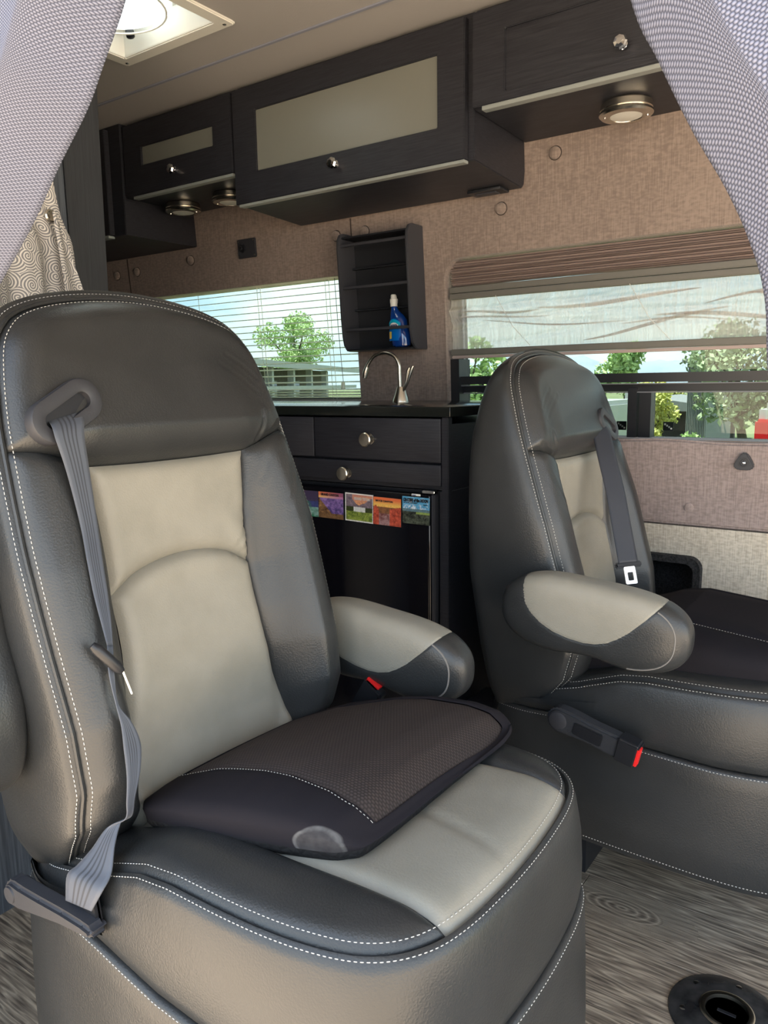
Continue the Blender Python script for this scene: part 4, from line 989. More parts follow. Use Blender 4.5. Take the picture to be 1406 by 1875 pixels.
# pickup at the right edge
pk_ = car('pickup', 'white pickup with red tail light at the right window edge', -.2, 6.6, None, 'truck')
obj('body', bevel_geo(bg_(box(-1.02, 1.5, 6.3, 8.0, GZ+.45, GZ+1.49)), .05, 2), 'car_white', pk_)
obj('cab', bevel_geo(prism([(.1, 1.45), (.25, 1.95), (1.3, 1.95), (1.45, 1.45)], lambda a, b, d: Vector((a, d, GZ+b)), 6.4, 7.9), .04, 2), 'car_white', pk_)
obj('cab_window', bg_(box(.35, 1.2, 6.38, 6.4, GZ+1.55, GZ+1.85)), 'car_glass', pk_, smooth=False)
obj('tail_light', bevel_geo(bg_(box(-1.035, -.90, 6.275, 6.45, GZ+1.00, GZ+1.37)), .02, 2), 'tail_red', pk_)
for x in (-.55, 1.1): obj('wheel', lathe([(.33, 0), (.34, .03), (.34, .17), (.33, .2)], (x, 6.32, GZ+.34), (0, 1, 0), 24), 'plastic_black', pk_)


# ================================================================== SEATS
def polyline_closed_normals(C):
    t = np.roll(C, -1, 0)-np.roll(C, 1, 0); t /= np.linalg.norm(t, axis=1)[:, None]
    return np.stack([t[:, 1], -t[:, 0]], 1)
BE = math.radians(13)
CREASES = [(.165, .470, .150, .432, .0022, .0028), (.200, .455, .165, .430, .0016, .0025), (.205, .395, .178, .330, .0018, .0022), (.160, .405, .146, .365, .0016, .0022),
           (.118, .315, .085, .268, .0022, .0026), (.117, .295, .098, .262, .0020, .0022), (.120, .560, .175, .520, .0008, .0022), (.100, .545, .165, .500, .0007, .0022)]
# ---- back outline (half): s at height h
OUT_H = [(-.055, .205), (0, .226), (.07, .230), (.14, .232), (.22, .235), (.31, .236), (.38, .232), (.43, .228), (.48, .223), (.53, .214), (.57, .203), (.595, .188), (.614, .165), (.630, .122), (.641, .062), (.645, 0)]
def dseam(h): return interp(h, [-.07, -.04, 0, .05, .12, .3, .45, .55, .6, .645], [-.115, -.078, -.024, .004, .012, .004, -.012, -.022, -.028, -.042])
def drear(h): return interp(h, [-.07, 0, .07, .23, .43, .5, .58, .61, .64], [-.205, -.205, -.205, -.192, -.150, -.130, -.095, -.080, -.066])
def build_seat(x0, y0, z0, mir, label, hem_z=.19, skirt_z=.412, cush_dz=0.0, back_dy=0.0, backname='captain_chair'):
    """x0,y0,z0: hinge point of the backrest face; mir=+1: belt on the -y side; -1: mirrored"""
    S = thing(backname, label, 'seat', (x0+.1, y0, 0), 'leather captain seats')
    cb, sb = math.cos(BE), math.sin(BE)
    def BK(s, h, d):   # back frame -> world
        s = np.asarray(s, float); h = np.asarray(h, float); d = np.asarray(d, float)
        return np.stack([x0-h*sb+d*cb, y0+back_dy+mir*s*(1.065 if mir < 0 else 1.0), z0+h*cb+d*sb], -1)
    FL = mir < 0
    R = [(s, h) for h, s in OUT_H]; Lh = [(-s, h) for h, s in reversed(OUT_H[:-1])]
    half = R+Lh
    C = spline(half, 260)                      # open curve: bottom right -> over the top -> bottom left
    bot = spline([(-.205, -.055), (-.1, -.068), (.1, -.068), (.205, -.055)], 60)
    CC = np.concatenate([C, bot[1:-1]])
    lum = lambda h: .016*np.exp(-((h-.15)/.12)**2)
    def D(P, extra=0):
        e = dist_poly(P, C); h = P[:, 1]; ds = dseam(h)
        rise = .018*(1-(1-np.clip(e/.042, 0, 1))**2)
        cen = np.where(h > .43, .018, .002)*smoothstep(.40, .47, h)*1.0+lum(h)*(1-smoothstep(.40, .47, h))
        cen = interp(h, [-.06, .05, .12, .18, .25, .35, .41, .425, .46, .55, .6], [-.052, -.048, -.034, -.030, -.031, -.016, -.009, .000, .012, .000, -.010])
        t = smoothstep(.05, .105, e)
        t = t*(1-smoothstep(.50, .60, h)*.3)
        crs = 0
        for (a0, b0, a1, b1, dp, wd) in CREASES:
            A_ = np.array([[a0, b0], [(a0+a1)/2+.004, (b0+b1)/2], [a1, b1]]); q = dist_poly(P, A_)
            crs = crs-dp*np.exp(-(q/wd)**2)+dp*.6*np.exp(-((q-wd*2.2)/(wd*1.4))**2)
        return (ds+rise)*(1-t)+cen*t+crs
    def patch(name, B, T, L_, R_c, m, nu, nv, puff=.007, groove=.006, parent=S, wr=0.0, rad=.022, label=None):
        B, T = spline(B, nu), spline(T, nu); L_, R_c = spline(L_, nv), spline(R_c, nv)
        G = coons(B, T, L_, R_c); P = G.reshape(-1, 2)
        bd = np.concatenate([B, R_c, T[::-1], L_[::-1]]); ed = dist_poly(P, bd)
        q = 1-np.clip(ed/rad, 0, 1)
        d = D(P)+puff*(1-q**2)-groove*q**6
        if wr: d = d+wr*np.sin(P[:, 0]*90+P[:, 1]*60)*np.exp(-((P[:, 0]-.10*1)/.03)**2-((P[:, 1]-.30)/.05)**2)
        o = obj(name, (BK(P[:, 0], P[:, 1], d), grid_faces(nu, nv, flip=FL)), m, parent, angle=60)
        if label: o['label'] = label
        return o
    hb_c = .418; yin = .125
    # right outline part from h1 to h2 helper
    def outl(side, h0, h1, n=20): return [(side*float(interp(h, [a for a, b in OUT_H], [b for a, b in OUT_H])), h) for h in np.linspace(h0, h1, n)]
    ie = .002
    inR = [(.150, -.06), (.140, .03), (.124, .14), (.118, .26), (.122, .34), (.130, .418)]
    inL = [(-a, b) for a, b in inR]
    hbR = [(.130, .418), (.150, .424), (.19, .438), (float(interp(.445, [a for a, b in OUT_H], [b for a, b in OUT_H])), .445)]
    hbL = [(-a, b) for a, b in hbR]
    def seam_pts(side): return outl(side, -.055, .445, 24)
    patch('side_bolster', [(.150, -.06), (.180, -.062), (.205, -.055)], hbR, inR, seam_pts(1), 'leather_dark', 26, 70)
    patch('side_bolster', [(-.205, -.055), (-.180, -.062), (-.150, -.06)], hbL[::-1], seam_pts(-1), inL, 'leather_dark', 26, 70)
    arc = [(-.119, .255), (-.08, .277), (-.04, .287), (0, .290), (.04, .287), (.08, .277), (.119, .255)]
    iR = np.array(inR); 
    up_ = [(.119, .255), (.1195, .30), (.122, .34), (.130, .418)]
    lo_ = [(.150, -.06), (.140, .03), (.124, .14), (.1185, .20), (.119, .255)]
    neg = lambda q: [(-a, b) for a, b in q]
    patch('upper_back_panel', arc, [(-.130, .418), (-.05, hb_c-.002), (.05, hb_c-.002), (.130, .418)], neg(up_), up_, 'leather_light', 50, 30, wr=.002, label='light taupe leather panel between the shoulders')
    patch('lumbar_panel', [(-.150, -.06), (0, -.066), (.150, -.06)], arc, neg(lo_), lo_, 'leather_light', 50, 56, puff=.010, label='light taupe leather lumbar panel')
    # headrest: coons between lower seam and the dome
    ck = [p for p in half if p[1] >= .445]
    kR = 7
    top_full = spline(outl(1, .445, .53, 6)+[(.203, .57), (.188, .595), (.165, .614), (.122, .630), (.062, .641), (0, .645), (-.062, .641), (-.122, .630), (-.165, .614), (-.188, .595), (-.203, .57)]+outl(-1, .53, .445, 6), 200)
    iR_ = 50; iL_ = 200-50
    rc_ = top_full[:iR_]; tp_ = top_full[iR_-1:iL_+1][::-1]; lc_ = top_full[iL_:][::-1]
    hb_full = hbL[::-1]+[(-.05, .416), (.05, .416)]+hbR
    patch('headrest_cover', hb_full, tp_, lc_, rc_, 'leather_dark', 110, 64, puff=.013, rad=.040, groove=.009)
    # boxing: side ribbon all round + rear
    nC = len(CC); nrm = polyline_closed_normals(CC)
    if (nrm[60]@CC[60]) < 0: nrm = -nrm
    prof = [(-.004, 0, -.010), (.002, 0, -.002), (.008, 0, -.004), (.011, .06, -.004), (.013, .16, 0), (.013, .32, 0), (.012, .5, 0), (.010, .7, 0), (.006, .86, 0), (-.002, .95, 0), (-.018, 1.0, 0), (-.05, 1.04, 0), (-.10, 1.07, 0)]
    V = []
    for (s, h), n_ in zip(CC, nrm):
        a, b = dseam(h), drear(h)
        for o_, q, dd in prof: V.append((s+n_[0]*o_*(1 if o_ > -.03 else abs(s)/.24), h+n_[1]*o_*(1 if o_ > -.03 else min(1, max(0, (h-.1)/.5))), a+(b-a)*q+dd))
    V = np.array(V); k0 = len(V)
    V = np.concatenate([V, [[0, .3, -.19]]]); m_ = len(prof)
    F = grid_faces(nC, m_, cu=True, flip=(mir > 0)); F += [((i*m_+m_-1), (((i+1) % nC)*m_+m_-1), k0) for i in range(nC)]
    bx_ = obj('back_shell', (BK(V[:, 0], V[:, 1], V[:, 2]), F), 'leather_dark', S, angle=60)
    # piping in the seam + two rows of stitching
    pip = BK(CC[:, 0], CC[:, 1], dseam(CC[:, 1])-.0015)
    obj('piping', tube([tuple(p) for p in pip[:260]], .0028, 6), 'leather_dark', bx_)
    nl = len(C); nn = nrm[:nl]
    ins = C-nn*.006; dI = D(ins)+.007*(1-(1-.006/.022)**2)-.006*(1-.006/.022)**6
    P = BK(ins[:, 0], ins[:, 1], dI); N0 = BK(C[:, 0]*0+0, C[:, 1]*0, C[:, 0]*0)
    Nw = BK(ins[:, 0]+nn[:, 0]*.5, ins[:, 1]+nn[:, 1]*.5, dI+1)-P
    stitches(P, Nw, S)
    hh = C[:, 1]; q = .05; P = BK(C[:, 0]+nn[:, 0]*.0072, C[:, 1]+nn[:, 1]*.0072, dseam(hh)-.0032)
    Nw = BK(C[:, 0]+nn[:, 0]*2, C[:, 1]+nn[:, 1]*2, dseam(hh)+.6)-BK(C[:, 0], C[:, 1], dseam(hh))
    stitches(P, Nw, S)
    # ---------------- cushion
    def ZS(x): return interp(x, [-.2, -.1, 0, .03, .08, .13, .2, .31, .40, .44], [.455, .475, .505, .517, .536, .544, .547, .553, .556, .554])+cush_dz
    oc = [(-.17, -.19), (-.10, -.214), (.03, -.222), (.15, -.226), (.26, -.226), (.33, -.217), (.375, -.198), (.403, -.165), (.416, -.12), (.422, -.06), (.424, 0)]
    oc = oc+[(a, -b) for a, b in reversed(oc[:-1])]
    O = spline(oc, 240); rear = np.array([[-.18, .14], [-.18, .07], [-.18, 0], [-.18, -.07], [-.18, -.14]])
    OO = np.concatenate([O, rear]); nO = polyline_closed_normals(OO)
    if nO[120][0] < 0: nO = -nO
    def ZC(P):
        e = dist_poly(P, O)
        return ZS(P[:, 0])+.013*(1-(1-np.clip(e/.055, 0, 1))**2)-.014*smoothstep(.06, .14, e)*(1-smoothstep(.2, .36, P[:, 0]))
    def CU(x, y, z): return np.stack([x0+np.asarray(x, float), y0+mir*np.asarray(y, float), np.asarray(z, float)], -1)
    def cpatch(name, B, T, L_, R_c, m, nu, nv, puff=.005, groove=.006, rad=.02, label=None):
        B, T = spline(B, nu), spline(T, nu); L_, R_c = spline(L_, nv), spline(R_c, nv); G = coons(B, T, L_, R_c); P = G.reshape(-1, 2)
        bd = np.concatenate([B, R_c, T[::-1], L_[::-1]]); ed = dist_poly(P, bd); q = 1-np.clip(ed/rad, 0, 1)
        z = ZC(P)+puff*(1-q**2)-groove*q**6
        if m == 'leather_light': z = z-.004*np.exp(-((P[:, 1]+.03+.25*(P[:, 0]-.42))/.006)**2)*smoothstep(.24, .3, P[:, 0])*(1-smoothstep(.38, .42, P[:, 0]))
        o = obj(name, (CU(P[:, 0], P[:, 1], z), grid_faces(nu, nv, flip=not FL)), m, S, angle=60)
        if label: o['label'] = label
    # outline split at the front: centre panel meets it at y=+-.145
    iA = int(np.argmin(np.abs(O[:120, 1]+.143)+10*(O[:120, 0] < .3))); iB = 239-iA
    fr_ = O[iA:iB+1]; lf = O[:iA+1]; rg = O[iB:][::-1]
    xi, yi = O[iA]
    cl = [(-.17, -.140), (.1, -.138), (.3, -.141), (xi, yi)]; crr = [(a, -b) for a, b in cl]
    cpatch('seat_center', cl, crr, [(-.17, -.14), (-.17, 0), (-.17, .14)], fr_, 'leather_light', 70, 40, label='light taupe leather seat panel')
    cpatch('seat_bolster', lf, cl, [tuple(O[0]), (-.17, -.16), (-.17, -.14)], [(xi, yi), (xi-.0005, yi+.0005), (xi-.001, yi+.001)], 'leather_dark', 70, 24)
    cpatch('seat_bolster', crr, rg, [(-.17, .14), (-.17, .16), tuple(O[-1])], [(xi-.001, -yi-.001), (xi-.0005, -yi-.0005), (xi, -yi)], 'leather_dark', 70, 24)
    # side wall down to the skirt seam, then the skirt
    def wall_(name, profz, m):
        V = []
        for (a, b), n_ in zip(OO, nO):
            for o_, z in profz(a, b): V.append((a+n_[0]*o_, b+n_[1]*o_, z))
        V = np.array(V); mm = len(V)//len(OO)
        return obj(name, (CU(V[:, 0], V[:, 1], V[:, 2]), grid_faces(len(OO), mm, cu=True, flip=(mir > 0))), m, S, angle=60)
    def zk(a): return skirt_z+interp(a, [-.18, -.13, -.05, .02, .12, .25, .44], [.012, .018, .026, .018, .004, .0, .006])
    wall_('cushion_side', lambda a, b: [(-.003, ZS(a)-.008), (.003, ZS(a)-.001), (.008, ZS(a)-.004), (.012, ZS(a)-.014), (.016, ZS(a)-.035), (.019, ZS(a)*.6+zk(a)*.4), (.021, ZS(a)*.35+zk(a)*.65), (.021, zk(a)+.02), (.019, zk(a)+.006), (.012, zk(a)+.001), (.006, zk(a)-.004)], 'leather_dark')
    wall_('skirt', lambda a, b: [(.008, zk(a)-.004), (.016, zk(a)+.003), (.0225, zk(a)+.001), (.025, zk(a)-.006), (.0265, zk(a)-.03), (.029, zk(a)*.6+hem_z*.4), (.031, zk(a)*.3+hem_z*.7), (.031, hem_z+.008), (.028, hem_z), (.022, hem_z), (.020, hem_z+.02)], 'leather_dark')
    nn = nO[:240]
    ins = O-nn*.0062; zI = ZC(ins)+.005*(1-(1-.31)**2)-.0006
    P = CU(ins[:, 0], ins[:, 1], zI); Nw = CU(nn[:, 0]*.5, nn[:, 1]*.5, 1+0*nn[:, 0])-CU(0*nn[:, 0], 0*nn[:, 0], 0*nn[:, 0])
    stitches(P, Nw, S)
    P = CU(O[:, 0]+nn[:, 0]*.0075, O[:, 1]+nn[:, 1]*.0075, ZS(O[:, 0])-.0032); Nw = CU(nn[:, 0]*1.2, nn[:, 1]*1.2, .5+0*nn[:, 0])-CU(0*nn[:, 0], 0*nn[:, 0], 0*nn[:, 0])
    stitches(P, Nw, S)
    zz = zk(O[:, 0]); P = CU(O[:, 0]+nn[:, 0]*.0238, O[:, 1]+nn[:, 1]*.0238, zz-.0035); Nw = CU(nn[:, 0], nn[:, 1], .3+0*nn[:, 0])-CU(0*nn[:, 0], 0*nn[:, 0], 0*nn[:, 0])
    stitches(P, Nw, S, .0036, .0058, .0009)
    P = CU(O[:, 0]+nn[:, 0]*.0312, O[:, 1]+nn[:, 1]*.0312, hem_z+.011+0*zz)
    stitches(P, Nw, S, .0036, .0058, .0009)
    obj('pedestal', bg_(box(x0-.10, x0-.02 if mir < 0 else x0+.10, y0-.10, y0+.12, 0.0, hem_z+.12)), 'plastic_black', S, smooth=False)
    return S, BK, CU
def armrest(S, c, L, H, Wd, tilt, insert=True, label=None):
    """c: centre; L long, H high, Wd across; the light insert saddles the top"""
    nt_, nr = 320, 110; ct, st = math.cos(tilt), math.sin(tilt)
    a = 2*PI*np.arange(nt_)/nt_
    ox = np.sign(np.cos(a))*np.abs(np.cos(a))**.62*L/2; oz = np.sign(np.sin(a))*np.abs(np.sin(a))**.80*H/2
    oz = np.where(oz < 0, oz*(1-.15*np.exp(-((ox-.02*L)/(.17*L))**2)), oz*(1+.03*np.exp(-((ox+.25*L)/(.2*L))**2)))
    th = np.linspace(-PI/2, PI/2, nr); sc = np.abs(np.cos(th))**.42; yy = np.sign(np.sin(th))*np.abs(np.sin(th))**.62*Wd/2
    sc[0] = sc[-1] = 0.0
    a_ = 2*PI*np.arange(2000)/2000
    ox = np.sign(np.cos(a_))*np.abs(np.cos(a_))**.62*L/2; oz = np.sign(np.sin(a_))*np.abs(np.sin(a_))**.80*H/2
    oz = np.where(oz < 0, oz*(1-.15*np.exp(-((ox-.02*L)/(.17*L))**2)), oz*(1+.03*np.exp(-((ox+.25*L)/(.2*L))**2)))
    cl_ = np.stack([np.append(ox, ox[0]), np.append(oz, oz[0])], 1); ll = np.concatenate([[0], np.cumsum(np.linalg.norm(np.diff(cl_, axis=0), axis=1))])
    ss = np.linspace(0, ll[-1], nt_+1)[:-1]; ox = np.interp(ss, ll, cl_[:, 0]); oz = np.interp(ss, ll, cl_[:, 1])
    pf = np.stack([np.abs(np.cos(np.linspace(-PI/2, PI/2, 3001)))**.42*.055, np.sign(np.linspace(-1, 1, 3001))*np.abs(np.sin(np.linspace(-PI/2, PI/2, 3001)))**.62*Wd/2], 1); pf[0, 0] = pf[-1, 0] = 0
    lp = np.concatenate([[0], np.cumsum(np.linalg.norm(np.diff(pf, axis=0), axis=1))]); sq = np.linspace(0, lp[-1], nr)
    sc = np.interp(sq, lp, pf[:, 0])/.055; yy = np.interp(sq, lp, pf[:, 1])
    X_ = ox[:, None]*sc[None]; Z_ = oz[:, None]*sc[None]; Y_ = np.broadcast_to(yy[None], X_.shape)
    xr = X_/L; zr = Z_/H
    low = np.interp(xr, [-.385, -.36, -.335, -.30, -.24, -.17, -.08, 0, .06, .12, .17, .22, .30, .36, .40], [1.0, .30, .10, 0, -.10, -.17, -.21, -.22, -.20, -.15, -.07, .03, .24, .42, 1.0])
    ins = (zr > low) if insert else np.zeros_like(xr, bool)
    def W_(x, y, z): return np.stack([c[0]+x*ct-z*st, c[1]+y, c[2]+x*st+z*ct], -1)
    # seam groove: pull the surface in a little along the insert's edge
    ed = np.abs(zr-low)*H if insert else np.ones_like(xr)
    g = 1-.010*np.exp(-(ed/.0022)**2)*((xr > -.37) & (xr < .37))
    P = W_(X_*g, Y_*(1-.03*(1-g)/.010), Z_*g).reshape(-1, 3)
    F1, F2 = [], []; G = (zr-low).ravel() if insert else -np.ones(P.shape[0]); P = list(P); cut = {}
    for f in grid_faces(nt_, nr, cu=True):
        s_ = [G[i] > 0 for i in f]
        if not any(s_): F1.append(f); continue
        if all(s_): F2.append(f); continue
        A1, A2 = [], []
        for k in range(4):
            i, j = f[k], f[(k+1) % 4]
            (A2 if G[i] > 0 else A1).append(i)
            if (G[i] > 0) != (G[j] > 0):
                e = (min(i, j), max(i, j))
                if e not in cut:
                    t = G[e[0]]/(G[e[0]]-G[e[1]]); P.append(P[e[0]]*(1-t)+P[e[1]]*t); cut[e] = len(P)-1
                A1.append(cut[e]); A2.append(cut[e])
        if len(A1) > 2: F1.append(tuple(A1))
        if len(A2) > 2: F2.append(tuple(A2))
    P = np.array(P)
    A = obj('armrest', (P, F1), 'leather_dark', S, angle=None)
    if insert:
        used = sorted({i for f in F2 for i in f}); mp = {v: k for k, v in enumerate(used)}
        o = obj('armrest_insert', (P[used], [tuple(mp[i] for i in f) for f in F2]), 'leather_light', A, angle=None); o['label'] = 'light taupe leather insert'
    for q in (int(nr*.30), nr-1-int(nr*.30)):
        sel = [i for i in list(range(nt_//2, nt_))+list(range(nt_//2)) if xr[i, q] > .22 and not (insert and ins[i, q])]
        seq = sel
        pts = [tuple(W_(X_[i, q]*1.002, Y_[i, q]*1.004, Z_[i, q]*1.002)) for i in seq[::2]]
        obj('piping', tube(pts, .0014, 5), 'thread_dark', A)
    return A
def ribbon(name, pairs, m, parent, n=60, th=.0013):
    Lp = spline([p[0] for p in pairs], n); Rp = spline([p[1] for p in pairs], n); V = []; UV = []; k = 9
    for i in range(n):
        for j in range(k): t = j/(k-1); V.append(Lp[i]*(1-t)+Rp[i]*t); UV.append((t, i/n))
    o = obj(name, (V, grid_faces(n, k), UV), m, parent, angle=None)
    md = o.modifiers.new('thick', 'SOLIDIFY'); md.thickness = th; md.offset = 0
    return o
def stadium(c0, c1, r, n=12):
    a = math.atan2(c1[1]-c0[1], c1[0]-c0[0]); P = []
    for c, s0 in ((c1, -PI/2), (c0, PI/2)):
        for i in range(n+1): t = a+s0+PI*i/n; P.append((c[0]+r*math.cos(t), c[1]+r*math.sin(t)))
    return P
def belt_guide(S, BK, d, ds=0.0, dh=0.0):
    c0, c1 = (-.183+ds, .470+dh), (-.140+ds, .494+dh)
    rings = [(.026, d-.012), (.0265, d+.001), (.0252, d+.0042), (.022, d+.0052), (.0125, d+.0052), (.0098, d+.004), (.0092, d-.002), (.009, d-.012)]
    V = []
    for r, dd in rings: V += [BK(a, b, dd) for a, b in stadium(c0, c1, r)]
    n = 26; F = grid_faces(len(rings), n, cv=True, flip=False)
    g = obj('belt_guide', (V, F), 'plastic_dark', S, angle=40)
    obj('slot', ([BK(a, b, d-.0035) for a, b in stadium(c0, c1, .0098)], [tuple(range(26))]), 'plastic_black', g, smooth=False)
    return g
def plate_box(c, ax, ay, az, hx, hy, hz, bev=.0015):
    bm = bmesh.new(); bmesh.ops.create_cube(bm, size=2.0)
    if bev: 
        for v in bm.verts: v.co = Vector((v.co.x*hx, v.co.y*hy, v.co.z*hz))
        bmesh.ops.bevel(bm, geom=list(bm.edges), offset=bev, segments=2, affect='EDGES')
    ax, ay, az = [Vector(q).normalized() for q in (ax, ay, az)]
    for v in bm.verts: v.co = Vector(c)+ax*v.co.x+ay*v.co.y+az*v.co.z
    return bm

# ---- near seat
NS, NBK, NCU = build_seat(-.73, .683, .55, 1, 'dark and taupe leather captain seat nearest the camera')
belt_guide(NS, NBK, .022)
armrest(NS, (-.700, .982, .622), .33, .130, .078, math.radians(-5))
armrest(NS, (-.885, .408, .765), .36, .130, .075, math.radians(101))
up_ = [((-.828, .502, 1.016), (-.831, .543, 1.027)), ((-0.805, 0.494, 1.008), (-0.806, 0.535, 1.014)), ((-0.798, 0.493, 0.994), (-0.798, 0.529, 0.995)), ((-0.793, 0.5, 0.956), (-0.794, 0.529, 0.96)), ((-0.783, 0.505, 0.896), (-0.783, 0.527, 0.894)), ((-0.769, 0.501, 0.854), (-0.769, 0.521, 0.851)), ((-0.757, 0.498, 0.819), (-0.757, 0.516, 0.816)), ((-0.744, 0.496, 0.788), (-0.743, 0.508, 0.785)), ((-0.733, 0.494, 0.764), (-0.733, 0.501, 0.762))]
lo_ = [((-0.733, 0.494, 0.764), (-0.733, 0.501, 0.762)), ((-0.725, 0.488, 0.733), (-0.724, 0.494, 0.728)), ((-0.715, 0.487, 0.7), (-0.715, 0.49, 0.699)), ((-0.708, 0.487, 0.676), (-0.708, 0.5, 0.677)), ((-0.702, 0.484, 0.653), (-0.702, 0.506, 0.65)), ((-0.696, 0.481, 0.623), (-0.695, 0.498, 0.622)), ((-0.693, 0.476, 0.594), (-0.693, 0.487, 0.595)), ((-0.698, 0.476, 0.572), (-0.698, 0.485, 0.572)), ((-.724, .470, .556), (-.710, .479, .563)), ((-.735, .455, .533), (-.702, .463, .546)), ((-.743, .441, .518), (-.690, .448, .524)), ((-.750, .432, .508), (-.688, .434, .511)), ((-.749, .427, .480), (-.700, .427, .487))]
b1_ = ribbon('seat_belt', up_, 'belt', NS); ribbon('lower_belt', lo_, 'belt', b1_, 90)
obj('tongue_grip', tube([(-.730, .473, .771), (-.727, .477, .766), (-.720, .496, .740), (-.718, .500, .734)], .0062, 10, rs=[.004, .0065, .0065, .004]), 'plastic_black', b1_)
obj('tongue_plate', plate_box((-.716, .504, .723), (.10, .12, -.55), (.8, -.6, 0), (.5, .7, .3), .017, .0035, .0010, .0007), 'metal_bright', b1_)
obj('belt_stop', lathe([(.004, 0), (.006, .001), (.006, .004), (.004, .005)], (-.726, .489, .750), (1, -.4, .2), 12), 'plastic_black', b1_)
obj('belt_anchor', plate_box((-.722, .434, .475), (1, 0, .15), (0, 1, 0), (-.15, 0, 1), .028, .004, .024, .004), 'plastic_black', NS)
# recline lever
lv = [(-.848, .455, .0175), (-.83, .455, .0165), (-.79, .460, .0135), (-.745, .466, .0105), (-.705, .469, .0085), (-.690, .469, .007)]
P = [(a, b+r) for a, b, r in lv]+[(-.684, .469)]+[(a, b-r) for a, b, r in reversed(lv)]+[(-.858, .441), (-.865, .455), (-.858, .469)]
obj('recline_lever', bevel_geo(prism(P, lambda a, b, d: Vector((a, d, b)), .414, .438), .005, 3), 'plastic_dark', NS)
obj('lever_cap', lathe([(.011, 0), (.010, .003), (.003, .0035), (0, .003)], (-.847, .415, .455), (0, -1, 0), 20), 'plastic_dark', NS)
bk_ = obj('buckle', plate_box((-.705, .948, .545), (0, 1, 0), (.5, 0, .8), (-.8, 0, .5), .010, .03, .02, .004), 'plastic_black', NS)
obj('release_button', plate_box((-.693, .948, .573), (0, 1, 0), (.5, 0, .8), (-.8, 0, .5), .006, .004, .013, .001), 'plastic_red', bk_)

# ---- far seat
FS, FBK, FCU = build_seat(-.50, 1.572, .49, -1, 'dark and taupe leather captain seat beside the right window, farther from the camera', .175, .385, -.03, .010)
belt_guide(FS, FBK, .022, .040, -.012)
armrest(FS, (-.443, 1.252, .640), .335, .142, .078, math.radians(-4))
armrest(FS, (-.645, 1.836, .715), .34, .135, .078, math.radians(101))
wv = np.array([.0135, .0185, 0])
cs = [(-.592, 1.662, .950), (-.576, 1.646, .936), (-.546, 1.600, .889), (-.515, 1.565, .825), (-.491, 1.537, .762), (-.464, 1.508, .688)]
b2_ = ribbon('seat_belt', [(tuple(np.array(c)-wv), tuple(np.array(c)+wv)) for c in cs], 'belt_dark', FS)
tdir = Vector((.018, -.02, -.05)).normalized(); wd_ = Vector((.0135, .0185, 0)).normalized(); nn_ = tdir.cross(wd_)
tp = Vector((-.464, 1.508, .684))
obj('tongue_grip', plate_box(tp, wd_, tdir, nn_, .031, .006, .004, .003), 'plastic_black', b2_)
V, F = fill_holes(rrect(-.0135, .0135, .004, .040, .003, 3), [rrect(-.0065, .0065, .016, .033, .002, 3)], lambda a, b: tp+wd_*a+tdir*b)
o = obj('tongue_plate', (V, F), 'metal_bright', b2_, smooth=False); md = o.modifiers.new('t', 'SOLIDIFY'); md.thickness = .0018
# buckle stalk on the aisle side
def sp2(a, b, d): return Vector((a, d, b))
ax0, az0, ax1, az1 = -.508, .432, -.374, .402
dx, dz = (ax1-ax0), (az1-az0); Ln = math.hypot(dx, dz); ux, uz = dx/Ln, dz/Ln; px_, pz_ = -uz, ux
def q_(t, w_): return (ax0+ux*t+px_*w_, az0+uz*t+pz_*w_)
poly = [q_(.0+.024*math.cos(a), .024*math.sin(a)) for a in np.linspace(PI*.5, PI*1.5, 12)]+[q_(.03, -.021), q_(.06, -.019), q_(.10, -.021), q_(Ln+.01, -.021), q_(Ln+.01, .021), q_(.10, .021), q_(.06, .021), q_(.03, .024)]
bs = obj('buckle_stalk', bevel_geo(prism(poly, sp2, 1.268, 1.298), .005, 3), M.setdefault('sleeve', mat('sleeve', (.020, .022, .027), .85, bump=('noise', 500, .5, .001, (1, 1, 1)))), FS)
obj('pivot_cover', lathe([(.017, 0), (.017, .002), (.013, .0035), (0, .004)], (ax0, 1.268, az0), (0, -1, 0), 24), 'plastic_dark', bs)
obj('buckle_head', bevel_geo(prism([q_(Ln-.028, -.0225), q_(Ln+.012, -.0225), q_(Ln+.012, .0225), q_(Ln-.028, .0225)], sp2, 1.264, 1.301), .004, 3), 'plastic_black', bs)
obj('inset', bevel_geo(prism([q_(.030, -.012), q_(.085, -.012), q_(.085, .012), q_(.030, .012)], sp2, 1.2655, 1.27), .0018, 2), 'plastic_black', bs)
obj('release_button', bevel_geo(prism([q_(Ln+.008, -.0185), q_(Ln+.0145, -.0185), q_(Ln+.0145, .016), q_(Ln+.008, .016)], sp2, 1.267, 1.285), .0015, 2), 'plastic_red', bs)

